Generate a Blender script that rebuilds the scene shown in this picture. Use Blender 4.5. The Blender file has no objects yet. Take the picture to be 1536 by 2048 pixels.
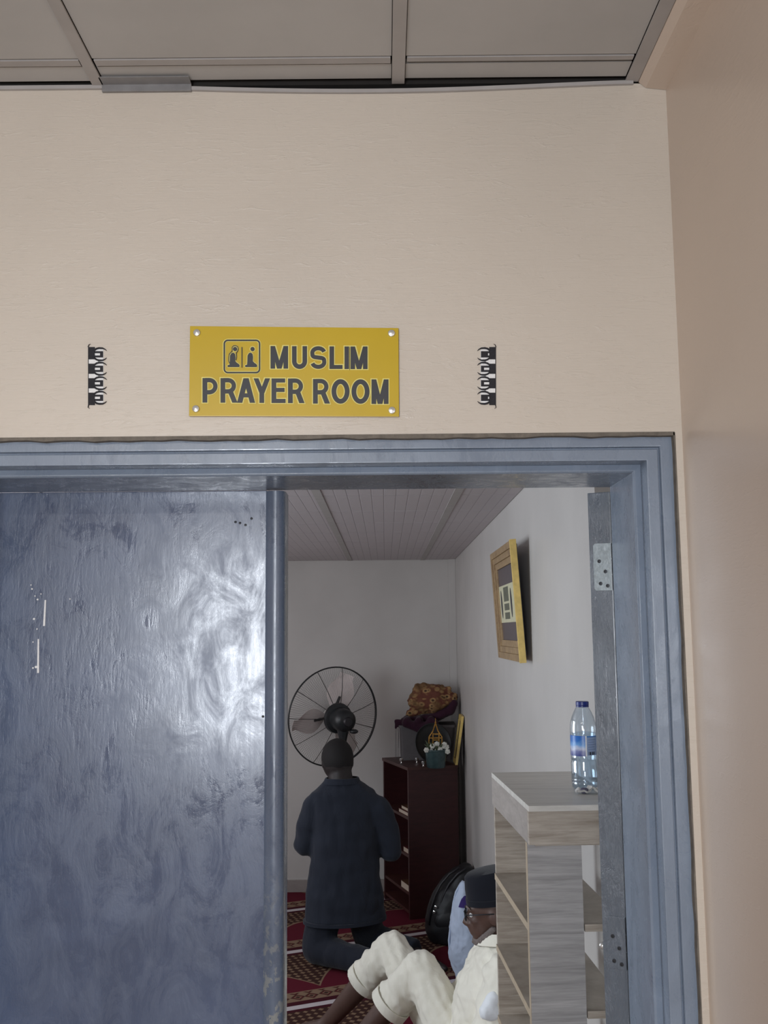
import bpy, bmesh, math, random
from mathutils import Vector, Matrix, noise
random.seed(7)
PI = math.pi
scn = bpy.context.scene
COL = scn.collection

# ------------------------------------------------------------------ camera
FPX = 1950.0; PITCH = math.atan(240 / FPX); ROLL = .009; CZ = 1.88
cam_d = bpy.data.cameras.new('camera'); cam = bpy.data.objects.new('camera', cam_d); COL.objects.link(cam)
cam_d.sensor_fit = 'VERTICAL'; cam_d.sensor_height = 36.0; cam_d.lens = 36.0 * FPX / 2048
cam_d.clip_start = .02
cp_, sp_ = math.cos(PITCH), math.sin(PITCH)
fwd = Vector((0, cp_, sp_)); up0 = Vector((0, -sp_, cp_)); rt0 = Vector((1, 0, 0))
rt = math.cos(ROLL) * rt0 - math.sin(ROLL) * up0
up = math.sin(ROLL) * rt0 + math.cos(ROLL) * up0
R3 = Matrix((rt, up, -fwd)).transposed()
cam.matrix_world = Matrix.Translation((0, 0, CZ)) @ R3.to_4x4()
scn.camera = cam

def at(px, py, Y=None, X=None, Z=None):
    """survey helper: the world point on a given plane seen at a pixel of the 1536x2048 photograph"""
    d = fwd + rt * ((px - 768) / FPX) + up * ((1024 - py) / FPX)
    t = Y / d.y if Y is not None else (X / d.x if X is not None else (Z - CZ) / d.z)
    return Vector((d.x * t, d.y * t, CZ + d.z * t))

# ------------------------------------------------------------------ world, lights, exposure
w = bpy.data.worlds.new('daylight'); scn.world = w; w.use_nodes = True
w.node_tree.nodes['Background'].inputs['Color'].default_value = (.80, .90, 1, 1)
w.node_tree.nodes['Background'].inputs['Strength'].default_value = 1.2
scn.view_settings.view_transform = 'Standard'; scn.view_settings.look = 'None'
scn.view_settings.gamma = 1; scn.view_settings.use_curve_mapping = False
scn.view_settings.exposure = 0.72

def area(name, loc, aim, sx, sy, power, col):
    l = bpy.data.lights.new(name, 'AREA'); l.shape = 'RECTANGLE'; l.size = sx; l.size_y = sy; l.energy = power; l.color = col
    o = bpy.data.objects.new(name, l); COL.objects.link(o); o.location = loc
    o.rotation_euler = (Vector(aim) - Vector(loc)).to_track_quat('-Z', 'Y').to_euler()
    return o
# daylight through the windows of the lobby behind the camera and of the prayer room; the far lamp is an added fill
area('lobby_window_daylight', (-.62, -1.63, 1.80), (-.45, 1.4, 1.72), .72, .95, 31, (.88, .93, 1))
area('lobby_ceiling_lamp', (-.75, -.75, 2.68), (-.75, -.75, 0), 1.2, .16, 8, (1, .95, .88))
area('prayer_room_window_daylight', (-2.30, 3.0, 1.72), (.5, 3.4, 1.25), 1.5, 1.2, 23, (.84, .92, 1))
area('prayer_room_far_fill', (-2.30, 5.75, 1.5), (.3, 6.3, 1.1), 1.3, 1.3, 10, (.97, .95, 1))  # fill added to lift the dim far end, no window in the wall here

# ------------------------------------------------------------------ materials
def lin(c):
    return tuple(((v / 255) / 12.92 if v / 255 <= .04045 else ((v / 255 + .055) / 1.055) ** 2.4) for v in c) + (1,)

class NT:
    def __init__(s, name):
        s.m = bpy.data.materials.new(name); s.m.use_nodes = True; s.t = s.m.node_tree
        s.b = s.t.nodes['Principled BSDF']; s.o = s.t.nodes['Material Output']
    def n(s, typ, **kw):
        x = s.t.nodes.new(typ)
        for k, v in kw.items():
            if k in x.inputs: x.inputs[k].default_value = v
            else: setattr(x, k, v)
        return x
    def l(s, a, b): s.t.links.new(a, b)
    def coords(s, scale=(1, 1, 1), rot=(0, 0, 0)):
        tc = s.n('ShaderNodeTexCoord'); mp = s.n('ShaderNodeMapping')
        mp.inputs['Scale'].default_value = scale; mp.inputs['Rotation'].default_value = rot
        s.l(tc.outputs['Object'], mp.inputs['Vector']); return mp.outputs['Vector']
    def noise(s, vec, scale, detail=4, rough=.55, dist=0):
        x = s.n('ShaderNodeTexNoise', Scale=scale, Detail=detail, Roughness=rough, Distortion=dist); s.l(vec, x.inputs['Vector']); return x.outputs['Fac']
    def ramp(s, fac, stops, interp='LINEAR'):
        r = s.n('ShaderNodeValToRGB'); r.color_ramp.interpolation = interp
        while len(r.color_ramp.elements) > 1: r.color_ramp.elements.remove(r.color_ramp.elements[-1])
        r.color_ramp.elements[0].position = stops[0][0]; r.color_ramp.elements[0].color = stops[0][1]
        for p, c in stops[1:]:
            e = r.color_ramp.elements.new(p); e.color = c
        if fac is not None: s.l(fac, r.inputs['Fac'])
        return r.outputs['Color']
    def math(s, op, a, b=None):
        x = s.n('ShaderNodeMath', operation=op)
        for i, v in enumerate((a, b)):
            if v is None: continue
            if isinstance(v, (int, float)): x.inputs[i].default_value = v
            else: s.l(v, x.inputs[i])
        return x.outputs[0]
    def mix(s, fac, a, b):
        x = s.n('ShaderNodeMix', data_type='RGBA')
        for i, v in ((0, fac), (6, a), (7, b)):
            if isinstance(v, (int, float)): x.inputs[i].default_value = v
            elif isinstance(v, tuple): x.inputs[i].default_value = v
            else: s.l(v, x.inputs[i])
        return x.outputs[2]
    def bump(s, h, strength, dist=.01, prev=None):
        x = s.n('ShaderNodeBump', Strength=strength, Distance=dist); s.l(h, x.inputs['Height'])
        if prev: s.l(prev, x.inputs['Normal'])
        s.l(x.outputs['Normal'], s.b.inputs['Normal']); return x.outputs['Normal']
    def set(s, **kw):
        for k, v in kw.items(): s.b.inputs[k.replace('_', ' ')].default_value = v
        return s

def plain(name, rgb, rough=.6, var=.12, scale=30, bump=0, bscale=200, bdist=.001, spec=.5, metal=0, stretch=(1, 1, 1)):
    t = NT(name); v = t.coords(stretch)
    c = lin(rgb); lo = tuple(x * (1 - var) for x in c[:3]) + (1,); hi = tuple(min(1, x * (1 + var)) for x in c[:3]) + (1,)
    t.l(t.ramp(t.noise(v, scale), [(.3, lo), (.7, hi)]), t.b.inputs['Base Color'])
    t.set(Roughness=rough, Metallic=metal); t.b.inputs['Specular IOR Level'].default_value = spec
    if bump: t.bump(t.noise(v, bscale), bump, bdist)
    return t.m

def wall_paint(name, rgb, rough, stain=.06, bs=.25):
    t = NT(name); v = t.coords()
    big = t.noise(v, 2.2, 3); fine = t.noise(v, 90, 3)
    c = lin(rgb); d = tuple(x * (1 - stain) for x in c[:3]) + (1,)
    t.l(t.ramp(big, [(.35, d), (.65, c)]), t.b.inputs['Base Color'])
    br = t.noise(t.coords((2.2, 2.2, 60)), 5, 5, .65, .5)             # brush strokes, mostly level
    br2 = t.ramp(t.noise(t.coords((5, 5, 26), (0, .45, 0)), 4, 4, .6, 1.6), [(.56, (0, 0, 0, 1)), (.70, (1, 1, 1, 1))])
    r = t.n('ShaderNodeMapRange'); r.inputs[3].default_value = rough - .07; r.inputs[4].default_value = rough + .1
    t.l(big, r.inputs[0]); t.l(r.outputs[0], t.b.inputs['Roughness'])
    n1 = t.bump(br, bs * .5, .004); n2 = t.bump(br2, bs * 1.1, .003, n1); n3 = t.bump(t.noise(v, 14, 4, .6, .6), bs, .006, n2); t.bump(fine, .12, .001, n3)
    t.b.inputs['Coat Weight'].default_value = .35; t.b.inputs['Coat Roughness'].default_value = .22
    return t.m

def enamel(name, rgb, rough=.3, bs=.3, worn=None):
    t = NT(name); v = t.coords()
    a = t.noise(v, 7, 5, .6, .6); c = lin(rgb); d = tuple(x * .82 for x in c[:3]) + (1,)
    col = t.ramp(a, [(.35, d), (.65, c)])
    if worn:                                                           # chipped edge showing pale primer
        z = t.n('ShaderNodeSeparateXYZ'); t.l(v, z.inputs[0])
        k = t.math('MULTIPLY', t.ramp(t.noise(t.coords((1, 1, .6)), 70, 4, .7), [(.52, (0, 0, 0, 1)), (.56, (1, 1, 1, 1))]),
                   t.ramp(t.math('MULTIPLY', z.outputs['Z'], .5), [(worn - .22, (1, 1, 1, 1)), (worn, (0, 0, 0, 1))]))
        col = t.mix(k, col, lin((150, 150, 140)))
    t.l(col, t.b.inputs['Base Color'])
    sw = t.noise(t.coords((46, 5, 7), (0, .5, 0)), 3, 5, .65, 1.0)
    lo = t.noise(v, 5, 3, .5, .4)
    r = t.n('ShaderNodeMapRange'); r.inputs[3].default_value = rough - .14; r.inputs[4].default_value = rough + .22
    mo = t.ramp(t.noise(t.coords((1, 1, .55), (0, .4, 0)), 17, 7, .72, 1.2), [(.36, (0, 0, 0, 1)), (.66, (1, 1, 1, 1))])
    t.l(mo, r.inputs[0]); t.l(r.outputs[0], t.b.inputs['Roughness'])
    n1 = t.bump(lo, bs * .35, .012); n1 = t.bump(mo, bs * .35, .002, n1); t.bump(sw, bs * .42, .003, n1)
    t.b.inputs['Coat Weight'].default_value = .5
    t.l(t.math('ADD', t.math('MULTIPLY', mo, .22), .10), t.b.inputs['Coat Roughness'])
    return t.m

def wood(name, c1, c2, stretch, rough=.5, scale=3.0):
    t = NT(name); v = t.coords(stretch)
    g = t.noise(v, scale, 6, .65, .6); f = t.noise(v, scale * 5, 3, .6)
    k = t.math('ADD', t.math('MULTIPLY', g, .7), t.math('MULTIPLY', f, .3))
    t.l(t.ramp(k, [(.32, lin(c1)), (.5, tuple((a + b) / 2 for a, b in zip(lin(c1), lin(c2)))), (.68, lin(c2))]), t.b.inputs['Base Color'])
    t.set(Roughness=rough); t.bump(f, .08, .001)
    return t.m

def cloth(name, rgb, rough=.9, var=.1, weave=900, fold=.25, fscale=14):
    t = NT(name); v = t.coords()
    c = lin(rgb); lo = tuple(x * (1 - var) for x in c[:3]) + (1,)
    t.l(t.ramp(t.noise(v, 9, 4), [(.3, lo), (.7, c)]), t.b.inputs['Base Color'])
    t.set(Roughness=rough); t.b.inputs['Sheen Weight'].default_value = .12; t.b.inputs['Specular IOR Level'].default_value = .2
    n1 = t.bump(t.noise(t.coords((1, 1, .45)), fscale, 3, .5, .8), fold, .03); t.bump(t.noise(v, weave, 1), .12, .0006, n1)
    return t.m

def clear(name, tint, gloss=.12, rough=.03):
    t = NT(name); tr = t.n('ShaderNodeBsdfTransparent', Color=tint); gl = t.n('ShaderNodeBsdfGlossy', Roughness=rough)
    fr = t.n('ShaderNodeLayerWeight', Blend=.25); mx = t.n('ShaderNodeMixShader')
    t.l(t.math('ADD', t.math('MULTIPLY', fr.outputs['Facing'], .45), gloss), mx.inputs[0]); t.l(tr.outputs[0], mx.inputs[1]); t.l(gl.outputs[0], mx.inputs[2])
    t.l(mx.outputs[0], t.o.inputs['Surface']); return t.m

M = {}
M['peach'] = wall_paint('peach_gloss_wall_paint', (205, 194, 180), .42, bs=.20)
M['peach_side'] = wall_paint('peach_side_wall_paint', (208, 190, 174), .36, .05, .10)
M['white_wall'] = wall_paint('off_white_wall_paint', (200, 196, 192), .6, .10, .08)
M['tile'] = plain('ceiling_board', (182, 179, 176), .85, .05, 6, .1, 300)
M['tbar'] = plain('ceiling_bar_grey', (168, 163, 160), .6, .06, 20)
M['void'] = plain('ceiling_void_shade', (38, 35, 33), .95, .1)  # near-black colour stands in for shade inside the ceiling gaps
M['floor_tile'] = plain('lobby_floor', (166, 154, 140), .5, .1, 4)
M['enamel'] = enamel('blue_grey_enamel', (128, 140, 157), .30, .20)
M['enamel_leaf'] = enamel('blue_grey_leaf_enamel', (82, 94, 119), .28, .30)
M['enamel_rod'] = enamel('blue_grey_worn_enamel', (92, 104, 124), .28, .12, worn=.76)
M['enamel_edge'] = enamel('blue_grey_leaf_edge_enamel', (98, 106, 116), .20, 1.6)
M['plaster_dark'] = plain('plaster_edge_shade', (112, 105, 96), .9, .2, 60, .5, 120, .004)  # plaster lip, its dark colour stands in for the shade under it
M['dark_metal'] = plain('dark_steel', (52, 54, 58), .4, .2, 60, metal=.6)
M['hinge_metal'] = plain('painted_hinge', (158, 168, 172), .28, .2, 120, .5, 130, .002)
M['zinc'] = plain('zinc_strip', (138, 136, 136), .45, .12, 40, metal=.3)
M['yellow'] = plain('yellow_acrylic', (196, 165, 18), .32, .05, 6)
M['black_vinyl'] = plain('black_vinyl', (46, 46, 50), .45, .1, 60)
M['halo'] = plain('pale_yellow_vinyl', (226, 213, 120), .5, .05, 60)
M['chrome'] = plain('satin_chrome', (222, 222, 220), .22, .05, 60, metal=.7)
M['woven_black'] = plain('woven_black', (40, 39, 44), .85, .2, 400, .3, 900)
M['woven_white'] = plain('woven_white', (232, 231, 230), .85, .08, 300, .3, 900)
M['oak'] = wood('grey_oak', (134, 122, 108), (192, 182, 170), (1.2, 1.2, 16))
M['oak_top'] = wood('grey_oak_top', (188, 184, 177), (218, 214, 207), (1.5, 14, 6), .42)
M['oak_side'] = wood('grey_oak_side', (142, 134, 128), (170, 162, 156), (1.5, 3, 14), .5)
M['oak_grey'] = wood('ash_grey_panel', (134, 132, 131), (184, 181, 180), (1.0, 1.0, 18))
M['oak_edge'] = plain('oak_edge_banding', (176, 160, 138), .5, .08, 40)
M['mahogany'] = wood('dark_mahogany', (54, 26, 28), (72, 36, 37), (2, 2, 12), .42)
M['mahogany_edge'] = plain('mahogany_edge', (70, 38, 34), .45, .12, 30)
M['skin'] = plain('dark_brown_skin', (84, 62, 54), .5, .12, 25, .2, 400, .001)
M['skin_dark'] = plain('deep_brown_skin', (38, 31, 31), .55, .12, 25, .2, 400, .001)
M['hair'] = plain('short_black_hair', (22, 19, 20), .8, .3, 400, .6, 700, .002)
M['beard'] = plain('greying_beard', (112, 102, 98), .9, .4, 300, .6, 500, .002)
M['navy'] = cloth('charcoal_navy_cloth', (44, 49, 60))
M['navy_trouser'] = cloth('charcoal_navy_trousers', (40, 44, 54))
M['cream'] = cloth('cream_cotton', (234, 230, 216), .85, .06)
M['cream_top'] = cloth('cream_cotton_kaftan', (238, 234, 220), .85, .06)
M['white_cotton'] = cloth('white_cotton', (236, 240, 244), .85, .04)
M['black_felt'] = cloth('black_felt_cap', (24, 26, 34), .95, .15, fold=.05)
M['pale_blue'] = cloth('pale_blue_cotton', (190, 204, 226), .8, .06, fold=.35)
M['violet'] = cloth('violet_print', (58, 44, 108), .8, .15)
M['black_nylon'] = plain('black_nylon', (22, 22, 26), .5, .2, 40, .3, 300)
M['strap'] = plain('black_webbing', (40, 38, 42), .45, .2, 80)
M['maroon_cloth'] = cloth('dark_maroon_cloth', (54, 26, 42))
M['bin_grey'] = plain('grey_plastic', (92, 87, 88), .6, .08, 40)
M['teal'] = plain('teal_glaze', (58, 78, 80), .25, .15, 30)
M['petal'] = plain('white_petal', (214, 214, 204), .7, .08, 90)
M['leaf'] = plain('dull_green_leaf', (72, 84, 58), .7, .2, 90)
M['gold'] = plain('gold_metal', (196, 150, 78), .3, .15, 60, metal=.8)
M['gold_wood'] = plain('yellow_gilt', (214, 184, 104), .45, .14, 40, .2, 100)
M['frame_brown'] = wood('gilt_brown_moulding', (120, 94, 66), (176, 148, 108), (6, 6, 6), .45)
M['glass_dark'] = plain('framed_glass', (60, 56, 58), .06, .15, 20)
M['silver'] = plain('bright_silver', (232, 232, 232), .12, .05, 50, metal=.9)
M['page'] = plain('book_pages', (206, 190, 172), .8, .1, 200, stretch=(1, 1, 8))
M['book_red'] = plain('book_cover_maroon', (88, 34, 34), .5, .1)
M['book_brown'] = plain('book_cover_brown', (96, 66, 46), .5, .1)
M['fan_black'] = plain('fan_black_plastic', (38, 40, 42), .4, .15, 40)
M['wire'] = plain('fan_guard_wire', (88, 84, 82), .35, .1, 40, metal=.4)
M['blade'] = plain('fan_blade_grey_pink', (226, 214, 210), .5, .06, 20)
M['cap_blue'] = plain('navy_cap_plastic', (32, 48, 118), .35, .08, 60)
M['water'] = clear('clear_blue_bottle', (.88, .94, .99, 1), .08)
M['lens'] = clear('spectacle_lens', (.9, .9, .9, 1), .1)
M['paper'] = plain('crumpled_foil_paper', (206, 204, 200), .35, .12, 60, .4, 80, .004)
M['baseboard'] = plain('grey_baseboard', (150, 142, 138), .5, .06, 20)

def t_pattern():
    t = NT('brown_patterned_cloth'); v = t.coords((1, 1, 1.3))
    vo = t.n('ShaderNodeTexVoronoi', Scale=24.0); t.l(v, vo.inputs['Vector'])
    c = t.ramp(vo.outputs['Distance'], [(.0, lin((62, 40, 28))), (.22, lin((70, 46, 30))), (.3, lin((158, 128, 86))), (.5, lin((150, 112, 74))), (.62, lin((104, 58, 44)))])
    c = t.mix(t.ramp(t.noise(v, 7, 3), [(.45, (0, 0, 0, 1)), (.6, (1, 1, 1, 1))]), c, lin((112, 82, 52)))
    t.l(c, t.b.inputs['Base Color']); t.set(Roughness=.9); t.bump(t.noise(v, 30, 3), .4, .02); return t.m
M['pattern'] = t_pattern()

def t_inner_ceiling():
    t = NT('white_pvc_ceiling'); v = t.coords()
    z = t.n('ShaderNodeSeparateXYZ'); t.l(v, z.inputs[0])
    f = t.math('FRACT', t.math('MULTIPLY', z.outputs['X'], 20.5))
    g = t.ramp(f, [(0, (0, 0, 0, 1)), (.06, (1, 1, 1, 1)), (.94, (1, 1, 1, 1)), (1, (0, 0, 0, 1))])
    t.l(t.mix(g, lin((158, 150, 154)), lin((186, 178, 180))), t.b.inputs['Base Color'])
    t.set(Roughness=.55); t.bump(g, .3, .003); return t.m
M['pvc'] = t_inner_ceiling()

def t_carpet():
    t = NT('red_prayer_carpet'); v = t.coords()
    rot = t.n('ShaderNodeMapping'); rot.inputs['Rotation'].default_value = (0, 0, math.radians(-23.5)); t.l(v, rot.inputs['Vector'])
    s = t.n('ShaderNodeSeparateXYZ'); t.l(rot.outputs[0], s.inputs[0])
    u, vv = s.outputs['X'], s.outputs['Y']
    P = .835; V0 = CARPET_V0
    fr = t.math('FRACT', t.math('DIVIDE', t.math('SUBTRACT', vv, V0), P))
    white, dred, red, beige, dk = lin((206, 198, 200)), lin((72, 28, 38)), lin((98, 32, 46)), lin((140, 116, 96)), lin((66, 44, 40))
    sc = t.n('ShaderNodeMapping'); sc.inputs['Scale'].default_value = (1, 1, 1); t.l(rot.outputs[0], sc.inputs[0])
    chk = t.n('ShaderNodeTexVoronoi', Scale=24.0, distance='MANHATTAN', feature='F1', Randomness=.15); t.l(sc.outputs[0], chk.inputs['Vector'])
    lat = t.ramp(chk.outputs['Distance'], [(.30, beige), (.42, lin((120, 94, 74))), (.5, dk)])
    chk2 = t.n('ShaderNodeTexVoronoi', Scale=13.0, distance='MANHATTAN', feature='F1', Randomness=.1); t.l(sc.outputs[0], chk2.inputs['Vector'])
    dia = t.ramp(chk2.outputs['Distance'], [(.18, dk), (.26, beige), (.38, lin((96, 30, 38))), (.5, dk), (.62, beige)])
    def band(a, b):
        return t.math('MULTIPLY', t.math('GREATER_THAN', fr, a), t.math('LESS_THAN', fr, b))
    # pointed niche at the far end of each place
    tri = t.math('ABSOLUTE', t.math('SUBTRACT', t.math('FRACT', t.math('DIVIDE', u, .62)), .5))
    lim = t.math('SUBTRACT', .67, t.math('MULTIPLY', t.math('MULTIPLY', tri, tri), 1.5))
    col = t.mix(t.math('GREATER_THAN', fr, lim), red, lat)
    line = t.math('LESS_THAN', t.math('ABSOLUTE', t.math('SUBTRACT', fr, lim)), .012)
    col = t.mix(line, col, beige)
    col = t.mix(band(.67, .935), col, lat)
    col = t.mix(band(.935, .97), col, dred)
    col = t.mix(band(.09, .24), col, dia)
    col = t.mix(band(.088, .102), col, beige); col = t.mix(band(.228, .242), col, beige)
    col = t.mix(band(.03, .088), col, dred)
    col = t.mix(t.math('ADD', band(-.1, .03), band(.97, 1.1)), col, white)
    t.l(col, t.b.inputs['Base Color']); t.set(Roughness=.95); t.b.inputs['Specular IOR Level'].default_value = .1
    t.bump(t.noise(v, 350, 2), .5, .004); return t.m
_a = at(575, 2018, Z=0); _th = math.radians(23.5)
CARPET_V0 = -math.sin(_th) * _a.x + math.cos(_th) * _a.y
M['carpet'] = t_carpet()

# ------------------------------------------------------------------ mesh helpers
class MB:
    def __init__(s): s.v = []; s.f = []; s.mi = []
    def add(s, vs, fs, mi=0):
        k = len(s.v); s.v += [Vector(p) for p in vs]; s.f += [tuple(i + k for i in f) for f in fs]; s.mi += [mi] * len(fs); return s
    def hexa(s, p, mi=0):
        return s.add(p, [(0, 3, 2, 1), (4, 5, 6, 7), (0, 1, 5, 4), (1, 2, 6, 5), (2, 3, 7, 6), (3, 0, 4, 7)], mi)
    def box(s, x0, x1, y0, y1, z0, z1, mi=0, T=None):
        p = [(x0, y0, z0), (x1, y0, z0), (x1, y1, z0), (x0, y1, z0), (x0, y0, z1), (x1, y0, z1), (x1, y1, z1), (x0, y1, z1)]
        if T: p = [T @ Vector(q) for q in p]
        return s.hexa(p, mi)
    def prism(s, poly, ext, mi=0):
        n = len(poly); ext = Vector(ext); a = [Vector(p) for p in poly]
        vs = a + [p + ext for p in a]
        return s.add(vs, [tuple(range(n))[::-1], tuple(range(n, 2 * n))] + [(i, (i + 1) % n, n + (i + 1) % n, n + i) for i in range(n)], mi)
    def loft(s, rings, close=True, mi=0, cap=True):
        n = len(rings[0]); vs = [p for r in rings for p in r]; fs = []
        for k in range(len(rings) - 1):
            for i in range(n if close else n - 1):
                j = (i + 1) % n
                fs.append((k * n + i, k * n + j, (k + 1) * n + j, (k + 1) * n + i))
        if cap and close:
            fs.append(tuple(range(n))[::-1]); fs.append(tuple((len(rings) - 1) * n + i for i in range(n)))
        return s.add(vs, fs, mi)
    def tube(s, pts, r, n=8, cap=True, closed=False, mi=0):
        pts = [Vector(p) for p in pts]; rr = r if isinstance(r, (list, tuple)) else [r] * len(pts); rings = []
        ref = None; m = len(pts)
        for i, p in enumerate(pts):
            if closed: d = pts[(i + 1) % m] - pts[i - 1]
            else: d = pts[min(i + 1, m - 1)] - pts[max(i - 1, 0)]
            d.normalize()
            if ref is None: ref = Vector((0, 0, 1)) if abs(d.z) < .9 else Vector((1, 0, 0))
            a = (ref - d * ref.dot(d)).normalized(); b = d.cross(a); ref = a
            rings.append([p + (a * math.cos(2 * PI * k / n) + b * math.sin(2 * PI * k / n)) * rr[i] for k in range(n)])
        if closed: rings.append(rings[0])
        return s.loft(rings, True, mi, cap and not closed)
    def lathe(s, prof, c, n=24, axis=None, mi=0):
        c = Vector(c); ax = (Vector(axis) if axis else Vector((0, 0, 1))).normalized()
        u = ax.orthogonal().normalized() if axis else Vector((1, 0, 0)); v = ax.cross(u)
        return s.loft([[c + ax * h + (u * math.cos(2 * PI * k / n) + v * math.sin(2 * PI * k / n)) * max(r, 1e-5) for k in range(n)] for r, h in prof], True, mi)
    def ball(s, c, r, n=12, R=None, mi=0):
        r = r if isinstance(r, (tuple, list)) else (r, r, r); c = Vector(c); rings = []
        for i in range(1, n):
            th = PI * i / n; ring = []
            for k in range(n * 2):
                a = PI * k / n; q = Vector((r[0] * math.sin(th) * math.cos(a), r[1] * math.sin(th) * math.sin(a), -r[2] * math.cos(th)))
                ring.append(c + (R @ q if R else q))
            rings.append(ring)
        return s.loft(rings, True, mi)
    def limb(s, p0, r0, p1, r1, n=14, e0=True, e1=True):
        p0, p1 = Vector(p0), Vector(p1); s.tube([p0, p0.lerp(p1, .33), p0.lerp(p1, .67), p1], [r0, r0 * .67 + r1 * .33, r0 * .33 + r1 * .67, r1], n)
        if e0: s.ball(p0, r0, 8)
        if e1: s.ball(p1, r1, 8)
        return s
    def build(s, name, mat, parent=None, smooth=False, bevel=0, kind=None, label=None):
        me = bpy.data.meshes.new(name); off = parent_origin(parent)
        me.from_pydata([p - off for p in s.v], [], s.f)
        mats = mat if isinstance(mat, (list, tuple)) else [mat]
        for m in mats: me.materials.append(m)
        for p, i in zip(me.polygons, s.mi): p.material_index = i
        bm = bmesh.new(); bm.from_mesh(me)
        bmesh.ops.recalc_face_normals(bm, faces=bm.faces)
        if bevel:
            ed = [e for e in bm.edges if len(e.link_faces) == 2 and e.calc_face_angle(0) > .5]
            bmesh.ops.bevel(bm, geom=ed, offset=bevel, segments=2, affect='EDGES', profile=.7, clamp_overlap=True)
        bm.to_mesh(me); bm.free()
        if smooth:
            for p in me.polygons: p.use_smooth = True
        if smooth == 'auto':
            me.set_sharp_from_angle(angle=math.radians(40))
        o = bpy.data.objects.new(name, me); COL.objects.link(o)
        if parent: o.parent = parent
        if kind: o['kind'] = kind
        if label: o['label'] = label
        return o
    def remesh(s, name, mat, parent, voxel=.01, smooth=4, disp=None, label=None):
        o = s.build(name, mat, parent)
        md = o.modifiers.new('r', 'REMESH'); md.mode = 'VOXEL'; md.voxel_size = voxel; md.use_smooth_shade = True
        sm = o.modifiers.new('s', 'SMOOTH'); sm.factor = .5; sm.iterations = smooth
        dg = bpy.context.evaluated_depsgraph_get(); dg.update()
        me = bpy.data.meshes.new_from_object(o.evaluated_get(dg)); o.modifiers.clear()
        old = o.data; o.data = me; bpy.data.meshes.remove(old); me.name = name
        if not me.materials: me.materials.append(mat)
        if disp:
            off = parent_origin(parent); ns = [v.normal.copy() for v in me.vertices]
            for v, nn in zip(me.vertices, ns): v.co += nn * disp(v.co + off, nn)
        oz = parent_origin(parent).z
        for v in me.vertices: v.co.z = max(v.co.z, .0015 - oz)
        for p in me.polygons: p.use_smooth = True
        if label: o['label'] = label
        return o

ORIGIN = {}
def parent_origin(p):
    v = Vector((0, 0, 0))
    while p is not None:
        v = v + p.location; p = p.parent
    return v
def thing(name, label, cat, loc, group=None):
    o = bpy.data.objects.new(name, None); COL.objects.link(o); o.location = loc; o.empty_display_size = .05
    return tag(o, label, cat, group)
def tag(o, label, cat, group=None):
    o['label'] = label; o['category'] = cat
    if group: o['group'] = group
    return o
def struct(o): o['kind'] = 'structure'; return o

# ------------------------------------------------------------------ setting: lobby in front of the door
YW = 1.45                       # lobby face of the door wall
ZC = 2.744                      # lobby ceiling
XR = .452                       # lobby right-hand wall
FX0, FX1, FZ = -.714, .4405, 2.176          # outer size of the door frame
FY = YW + .012                  # front of the frame, set back a little from the plaster
FB = 1.652                      # back of the frame
YB = 1.655                      # prayer-room face of the door wall
wf = MB()
wf.box(-2.8, FX0, YW, YB, 0, FZ).box(FX1, 1.0, YW, YB, 0, FZ)
def sag(x):
    t = (x + .42) / .82
    return .0025 + .0108 * max(0, math.sin(PI * min(1, max(0, t)))) ** 1.3
tops = [(-2.8 + i * 3.8 / 190, ZC - sag(-2.8 + i * 3.8 / 190) - .003) for i in range(191)]
wf.prism([(1.0, YW, FZ), (-2.8, YW, FZ)] + [(x, YW, z) for x, z in tops], (0, YB - YW, 0))
wall_front = struct(wf.build('wall_front', M['peach']))
# lumpy plaster arris round the frame, coloured dark for the recess shadow
pl = MB(); random.seed(3)
def arris(a, b, n, inward, hr_):
    a, b = Vector(a), Vector(b); prev = None
    for i in range(n):
        p0, p1 = a.lerp(b, i / n), a.lerp(b, (i + 1) / n); h0 = prev if prev else .003; h1 = random.uniform(*hr_); prev = h1
        q = Vector(inward)
        for_y = (Vector((0, YW - .0006, 0)), Vector((0, FY + .002, 0)))
        pl.hexa([p0 + for_y[0], p1 + for_y[0], p1 + for_y[0] + q * h1, p0 + for_y[0] + q * h0, p0 + for_y[1], p1 + for_y[1], p1 + for_y[1] + q * h1, p0 + for_y[1] + q * h0])
arris((FX0, 0, FZ + .001), (FX1, 0, FZ + .001), 46, (0, 0, -1), (.0045, .0075)); arris((FX1 + .001, 0, FZ), (FX1 + .001, 0, 0), 70, (-1, 0, 0), (.0012, .003))
pl.build('plaster_edge', M['plaster_dark'], wall_front, kind='stuff')
struct(MB().box(XR, XR + .15, -1.7, YW + .02, 0, 3.0).build('wall_right', M['peach_side']))
lw = MB().box(-2.95, -2.8, -1.7, YB, 0, 3.0); struct(lw.build('wall_left', M['peach_side']))
# lobby back wall with its window opening
WX0, WX1, WZ0, WZ1 = -1.02, -.22, 1.28, 2.32
bw = MB().box(-2.95, WX0, -1.85, -1.7, 0, 3).box(WX1, XR + .15, -1.85, -1.7, 0, 3).box(WX0, WX1, -1.85, -1.7, 0, WZ0).box(WX0, WX1, -1.85, -1.7, WZ1, 3)
struct(bw.build('wall_back', M['peach_side']))
w1 = MB()
for x in (WX0, (WX0 + WX1) / 2 - .025, WX1 - .05): w1.box(x, x + .05, -1.82, -1.76, WZ0, WZ1)
w1.box(WX0, WX1, -1.82, -1.76, WZ0, WZ0 + .05).box(WX0, WX1, -1.82, -1.76, WZ1 - .05, WZ1)
struct(w1.build('window_1', M['tbar']))
struct(MB().box(-2.95, 1.0, -1.85, YB, -.1, 0).build('floor', M['floor_tile']))

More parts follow.
